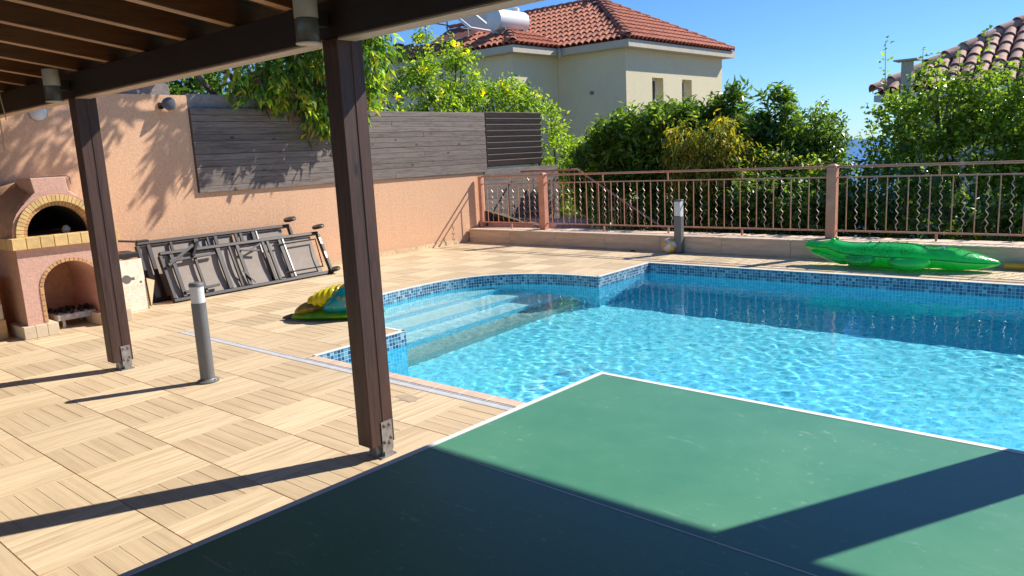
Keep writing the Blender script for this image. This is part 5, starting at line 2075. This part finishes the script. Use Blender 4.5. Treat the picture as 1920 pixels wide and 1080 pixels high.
def plant(name, label, cat, base, clumps, n, leaf, pal, seed, r0=0.08, mat='leaf', droop=0.0, per=16, tw=0.28, up=0.35, extra=None, group=None, shell=0.45, fork=0.45):
    t = thing(name, label, cat, base, 0, group)
    limb = limbs(base, clumps, r0, seed, fork)
    inv = Matrix.Translation(-Vector(base))
    o = limb.build('trunk', 'bark', t, True)
    o.matrix_parent_inverse = inv
    sp_ = clump_sprays(clumps, n, seed + 1, tw, droop, up, shell)
    if extra:
        sp_ += extra
    V, cl = leaves(sp_, leaf[0], leaf[1], droop, pal, seed + 2, per)
    o = link('crown', crown_mesh('crown', V, cl, mat), t)
    o.matrix_parent_inverse = inv
    return t


G_DARK = [(0.044, 0.080, 0.020), (0.060, 0.105, 0.022), (0.085, 0.135, 0.028), (0.035, 0.065, 0.022)]
G_MID = [(0.080, 0.125, 0.020), (0.105, 0.155, 0.024), (0.140, 0.190, 0.028), (0.060, 0.095, 0.020)]
G_BRIGHT = [(0.14, 0.20, 0.022), (0.18, 0.24, 0.024), (0.11, 0.16, 0.022), (0.22, 0.25, 0.028)]
G_OLIVE = [(0.15, 0.145, 0.022), (0.20, 0.165, 0.020), (0.10, 0.12, 0.022), (0.24, 0.17, 0.022), (0.08, 0.105, 0.02)]

# drooping tree over the fence
cl = [((-9.50, 5.95, 2.78), (0.22, 0.45, 0.30)), ((-9.46, 6.50, 2.80), (0.26, 0.55, 0.45)), ((-9.46, 6.95, 2.62), (0.25, 0.45, 0.45)), ((-9.35, 6.9, 3.45), (0.50, 0.8, 0.5)), ((-9.75, 5.1, 3.75), (0.45, 0.6, 0.35)), ((-9.6, 7.6, 2.85), (0.30, 0.5, 0.55)), ((-9.7, 4.4, 3.75), (0.45, 0.5, 0.32)), ((-9.3, 7.5, 3.4), (0.5, 0.6, 0.45)), ((-8.2, 6.3, 4.95), (0.45, 0.42, 0.40)), ((-8.5, 7.6, 4.6), (0.4, 0.4, 0.35))]
plant('mango_tree', 'tree with long drooping leaves hanging over the fence beside the middle post', 'tree', (-10.6, 6.6, 0.6), cl, 700, (0.165, 0.056),
      [(0.075, 0.14, 0.018), (0.10, 0.18, 0.02), (0.05, 0.10, 0.02), (0.17, 0.22, 0.025), (0.26, 0.24, 0.03), (0.035, 0.075, 0.02)], 21, 0.12, 'leaf_soft', 0.65, 12, 0.26, -0.2)
# dark mass behind it
cl = [((-11.6, 5.2, 2.9), (0.8, 1.3, 0.9)), ((-11.7, 6.9, 3.1), (0.8, 1.3, 1.0)), ((-11.9, 8.4, 2.6), (0.7, 1.0, 0.7)), ((-11.4, 6.0, 2.2), (0.7, 1.6, 0.8))]
plant('evergreen_hedge', 'dark evergreen hedge in deep shade behind the drooping tree', 'hedge', (-11.7, 6.6, 0.6), cl, 1300, (0.11, 0.05), G_DARK, 31, 0.09, 'leaf', 0.1, 14)
# yellow flowering shrub behind the fence
cl = [((-10.75, 9.3, 2.45), (0.35, 0.42, 0.38)), ((-10.7, 10.15, 2.85), (0.38, 0.38, 0.55)), ((-10.75, 10.15, 3.45), (0.26, 0.26, 0.36)), ((-10.75, 10.75, 2.5), (0.4, 0.45, 0.4)), ((-10.75, 11.3, 3.1), (0.38, 0.36, 0.55)), ((-10.8, 11.25, 3.6), (0.2, 0.2, 0.25)), ((-10.6, 11.9, 2.55), (0.40, 0.45, 0.4)), ((-10.6, 12.5, 2.7), (0.45, 0.5, 0.36)), ((-10.6, 13.1, 2.65), (0.35, 0.45, 0.25)), ((-10.7, 8.5, 2.5), (0.35, 0.4, 0.4))]
shoots = [(Vector((-10.6, 13.0, 2.7)), Vector((-10.6, 13.7, 3.0))), (Vector((-10.6, 12.9, 2.7)), Vector((-10.6, 13.45, 2.85))), (Vector((-10.7, 10.15, 3.6)), Vector((-10.7, 10.2, 3.95))), (Vector((-10.6, 12.4, 2.9)), Vector((-10.6, 12.5, 3.25)))]
yt = plant('flowering_shrub', 'tall bright green shrub with yellow flowers behind the grey fence', 'shrub', (-10.8, 10.8, 0.6), cl, 760, (0.095, 0.04),
           G_BRIGHT + [(0.06, 0.12, 0.02)], 41, 0.07, 'leaf_soft', 0.15, 15, 0.24, 0.5, shoots)
fg = random.Random(6)
fs = []
for (c, r) in cl:
    for _ in range(3):
        d = Vector((fg.uniform(0.2, 1), fg.uniform(-1, 0.3), fg.uniform(0, 1))).normalized()
        p = Vector((c[0] + d.x * r[0] * 1.05, c[1] + d.y * r[1] * 1.05, c[2] + d.z * r[2] * 1.05))
        fs.append((p, p + Vector((0.02, -0.02, 0.05))))
V, c_l = leaves(fs, 0.06, 0.045, 0.0, [(0.72, 0.52, 0.012), (0.75, 0.42, 0.012)], 77, 10, 0.1)
o = link('flowers', crown_mesh('flowers', V, c_l, 'leaf_soft'), yt)
o.matrix_parent_inverse = Matrix.Translation(-Vector(yt.location))
stuff(o)
# shrubs at the end of the screen
cl = [((-10.7, 14.2, 2.25), (0.22, 0.30, 0.25)), ((-10.6, 14.2, 1.45), (0.35, 0.45, 0.40)), ((-10.2, 14.7, 1.25), (0.4, 0.5, 0.35)), ((-10.4, 14.3, 0.7), (0.5, 0.5, 0.5))]
plant('leafy_shrub', 'pale green leafy shrub at the end of the dark slatted screen', 'shrub', (-10.5, 14.3, -1.6), cl, 330, (0.11, 0.05), G_BRIGHT, 51, 0.05, 'leaf_soft', 0.1, 14)

# row of trees beyond the balustrade
def sc13(p, k=1.05):
    return (p[0] * k, p[1] * k, 1.5625 + (p[2] - 1.5625) * k)


def row(clumps, k):
    return [(sc13(c, k), tuple(x * k for x in r)) for c, r in clumps]


GRP = 'trees in the row beyond the balustrade'
cl = row([((-7.95, 12.5, 1.62), (0.45, 0.45, 0.36)), ((-7.45, 12.5, 1.60), (0.45, 0.45, 0.50)), ((-8.25, 12.5, 1.10), (0.50, 0.5, 0.45)), ((-7.9, 12.5, 0.6), (0.7, 0.5, 0.6))], 1.05)
plant('broadleaf_tree', 'leftmost and lowest glossy tree of the row, in front of the cream wall corner', 'tree', (-8.3, 13.1, -1.6), cl, 720, (0.155, 0.055), G_MID, 61, 0.07, 'leaf', 0.05, 16, 0.24, 0.45, group=GRP)
cl = row([((-6.85, 12.5, 1.85), (0.50, 0.5, 0.36)), ((-6.25, 12.5, 1.72), (0.50, 0.5, 0.42)), ((-6.95, 12.5, 1.35), (0.55, 0.5, 0.5)), ((-6.5, 12.5, 0.75), (0.8, 0.5, 0.7)), ((-5.95, 12.5, 1.75), (0.30, 0.4, 0.25))], 1.05)
plant('broadleaf_tree', 'dense dark glossy tree of the row covering the two small house windows', 'tree', (-6.9, 13.1, -1.6), cl, 1050, (0.155, 0.055), G_MID + G_DARK[:2], 71, 0.08, 'leaf', 0.05, 16, 0.24, 0.45, group=GRP)
cl = row([((-5.53, 12.7, 2.16), (0.17, 0.25, 0.24)), ((-5.52, 12.7, 1.74), (0.26, 0.35, 0.32)), ((-5.5, 12.7, 1.15), (0.5, 0.5, 0.6)), ((-5.4, 12.7, 0.4), (0.6, 0.5, 0.6))], 1.07)
plant('broadleaf_tree', 'pointed dark tree of the row just right of the cream house corner', 'tree', (-5.9, 13.6, -1.6), cl, 620, (0.165, 0.058), G_DARK + G_MID[:1], 81, 0.07, 'leaf', 0.05, 16, 0.24, 0.5, group=GRP)
cl = row([((-6.05, 12.0, 1.55), (0.45, 0.35, 0.42)), ((-5.55, 12.0, 1.60), (0.45, 0.35, 0.42)), ((-5.8, 12.0, 1.05), (0.6, 0.4, 0.5)), ((-5.25, 12.0, 1.10), (0.4, 0.35, 0.5)), ((-5.7, 12.0, 0.5), (0.8, 0.4, 0.5))], 1.03)
plant('olive_toned_tree', 'tree with drooping olive and yellow leaves in front of the pointed dark tree', 'tree', (-5.8, 12.4, -1.6), cl, 700, (0.12, 0.036), G_OLIVE, 91, 0.06, 'leaf_soft', 0.75, 14, 0.22, -0.1)
cl = row([((-4.82, 12.6, 2.00), (0.19, 0.25, 0.24)), ((-4.80, 12.6, 1.60), (0.26, 0.35, 0.34)), ((-4.75, 12.6, 1.0), (0.45, 0.5, 0.6)), ((-4.8, 12.6, 0.4), (0.5, 0.5, 0.6))], 1.06)
plant('broadleaf_tree', 'pointed glossy tree of the row right of the sky gap', 'tree', (-5.1, 13.4, -1.6), cl, 560, (0.165, 0.058), G_DARK + G_MID[:2], 101, 0.07, 'leaf', 0.05, 16, 0.24, 0.5, group=GRP)
cl = row([((-4.20, 12.5, 1.74), (0.40, 0.45, 0.40)), ((-3.98, 12.5, 1.30), (0.36, 0.45, 0.50)), ((-4.25, 12.5, 1.1), (0.5, 0.5, 0.5)), ((-4.0, 12.5, 0.5), (0.55, 0.5, 0.6))], 1.05)
plant('rounded_tree', 'rounded dense tree at the right end of the row beside the sea gap', 'tree', (-4.3, 13.1, -1.6), cl, 820, (0.095, 0.040), G_DARK + G_MID, 111, 0.08, 'leaf', 0.3, 16, 0.2, 0.1)
cl = row([((-4.75, 11.9, 1.15), (0.4, 0.3, 0.4)), ((-4.3, 11.9, 0.95), (0.45, 0.3, 0.4)), ((-3.8, 11.9, 0.8), (0.4, 0.3, 0.35)), ((-4.4, 11.9, 0.4), (0.8, 0.3, 0.4))], 1.03)
plant('trailing_shrub', 'light green trailing shrub low in front of the rounded tree', 'shrub', (-4.4, 12.3, -1.6), cl, 480, (0.11, 0.036), G_MID + G_OLIVE[:2], 121, 0.05, 'leaf_soft', 0.6, 14, 0.22, 0.0)
# big shrub on the right
cl = row([((-2.85, 12.5, 1.60), (0.36, 0.45, 0.38)), ((-2.30, 12.5, 1.80), (0.42, 0.5, 0.38)), ((-1.70, 12.5, 1.92), (0.42, 0.5, 0.34)), ((-1.1, 12.5, 1.80), (0.45, 0.5, 0.36)), ((-2.7, 12.5, 1.15), (0.5, 0.5, 0.5)), ((-1.8, 12.5, 1.3), (0.65, 0.5, 0.5)), ((-1.0, 12.5, 1.25), (0.6, 0.5, 0.5)), ((-0.3, 12.5, 1.7), (0.5, 0.5, 0.5)), ((-1.9, 12.5, 0.5), (1.2, 0.5, 0.5)), ((-2.50, 12.5, 2.15), (0.18, 0.3, 0.2))], 1.05)
rs = [sc13((-3.10, 12.5, 1.9)), sc13((-3.13, 12.5, 2.92)), sc13((-2.62, 12.5, 2.0)), sc13((-2.62, 12.5, 2.78)), sc13((-2.45, 12.5, 2.0)), sc13((-2.40, 12.5, 2.66)), sc13((-2.2, 12.5, 2.0)), sc13((-2.14, 12.5, 2.70)), sc13((-1.95, 12.5, 2.1)), sc13((-1.83, 12.5, 2.92)), sc13((-1.3, 12.5, 2.1)), sc13((-1.25, 12.5, 2.6)), sc13((-3.25, 12.5, 1.2)), sc13((-3.45, 12.5, 1.62)), sc13((-3.2, 12.5, 1.4)), sc13((-3.35, 12.5, 1.8))]
sh = [(Vector(rs[i]), Vector(rs[i + 1])) for i in range(0, len(rs), 2)]
hg = random.Random(19)
for _ in range(16):
    x_ = hg.uniform(-3.0, -0.6)
    b_ = sc13((x_, 12.5 + hg.uniform(-.3, .3), 1.95 + 0.1 * hg.random()))
    sh.append((Vector(b_), Vector((b_[0] + hg.uniform(-.1, .1), b_[1], b_[2] + hg.uniform(0.28, 0.6)))))
bt = plant('large_shrub', 'tall loose shrub with long upright shoots in front of the white house roof', 'shrub', (-1.9, 13.1, -1.6), cl, 1350, (0.085, 0.060),
           G_BRIGHT[:3] + G_MID + [(0.12, 0.17, 0.03)], 131, 0.07, 'leaf', 0.05, 14, 0.26, 0.5, sh * 2)
for a, b in sh:
    o = MB().tube([a, (a + b) / 2, b], [0.008, 0.006, 0.003], 5).build('shoot', 'bark', bt)
    o.matrix_parent_inverse = Matrix.Translation(-Vector(bt.location))
# dark hedge right behind the railing
cl = []
for i in range(17):
    x = -8.2 + i * 0.62
    cl.append(((x, 11.75 + 0.2 * math.sin(i * 1.7), 0.42 + 0.12 * math.sin(i * 2.3)), (0.5, 0.35, 0.50 + 0.1 * math.sin(i * 1.1))))
    cl.append(((x + 0.3, 12.2, 0.0), (0.55, 0.4, 0.6)))
cl = [c for c in cl if not (c[0][0] < -5.9 and c[0][1] < 11.95)]
cl += [((-3.35, 12.2, 0.75), (0.45, 0.4, 0.42)), ((-2.95, 12.3, 0.70), (0.4, 0.4, 0.45)), ((-3.6, 12.2, 0.5), (0.4, 0.35, 0.5))]
plant('low_hedge', 'dense dark green hedge running behind the railing bars', 'hedge', (-3.5, 12.1, -1.6), cl, 2300, (0.095, 0.045), G_DARK + G_DARK + G_MID[:2], 141, 0.05, 'leaf', 0.15, 14, 0.22, 0.2)
# palm behind the middle post
pt = thing('palm_tree', 'palm with spiky fronds far behind the middle post', 'palm', (-14.6, 11.9, 0.6))
m = MB().tube([(0, 0, 0), (0.1, 0, 2.0), (0.05, 0, 3.75)], [0.16, 0.13, 0.11], 10)
m.build('trunk', 'bark', pt, True)
pg = random.Random(8)
for i in range(16):
    a = 2 * math.pi * i / 16 + pg.uniform(-.15, .15)
    el = pg.uniform(-0.2, 0.9)
    spine = []
    for k_ in range(9):
        s_ = k_ / 8
        rr = 0.95 * s_
        spine.append(Vector((0.05 + rr * math.cos(a), rr * math.sin(a), 3.75 + rr * el - 0.75 * s_ * s_)))
    m = MB().tube(spine, [0.012 * (1 - 0.8 * k_ / 8) for k_ in range(9)], 4)
    for k_ in range(26):
        s_ = 0.15 + 0.85 * k_ / 25
        j = min(7, int(s_ * 8))
        p = spine[j].lerp(spine[j + 1], s_ * 8 - j)
        ax = (spine[j + 1] - spine[j]).normalized()
        sd = ax.cross(ZU).normalized()
        for q in (-1, 1):
            d = (sd * q + ax * 0.8 + Vector((0, 0, -0.35))).normalized()
            L_ = 0.34 * (1.1 - 0.6 * s_)
            n_ = d.cross(ZU).normalized() * 0.012
            m.add([p - n_, p + n_, p + d * L_ * 0.6 + n_ * 0.8, p + d * L_, p + d * L_ * 0.6 - n_ * 0.8], [(0, 1, 2, 3, 4)])
    m.build('frond', simple('palm_leaf', (0.05, 0.09, 0.03), 0.5, 0.3, 4) if i == 0 else bpy.data.materials['palm_leaf'], pt)
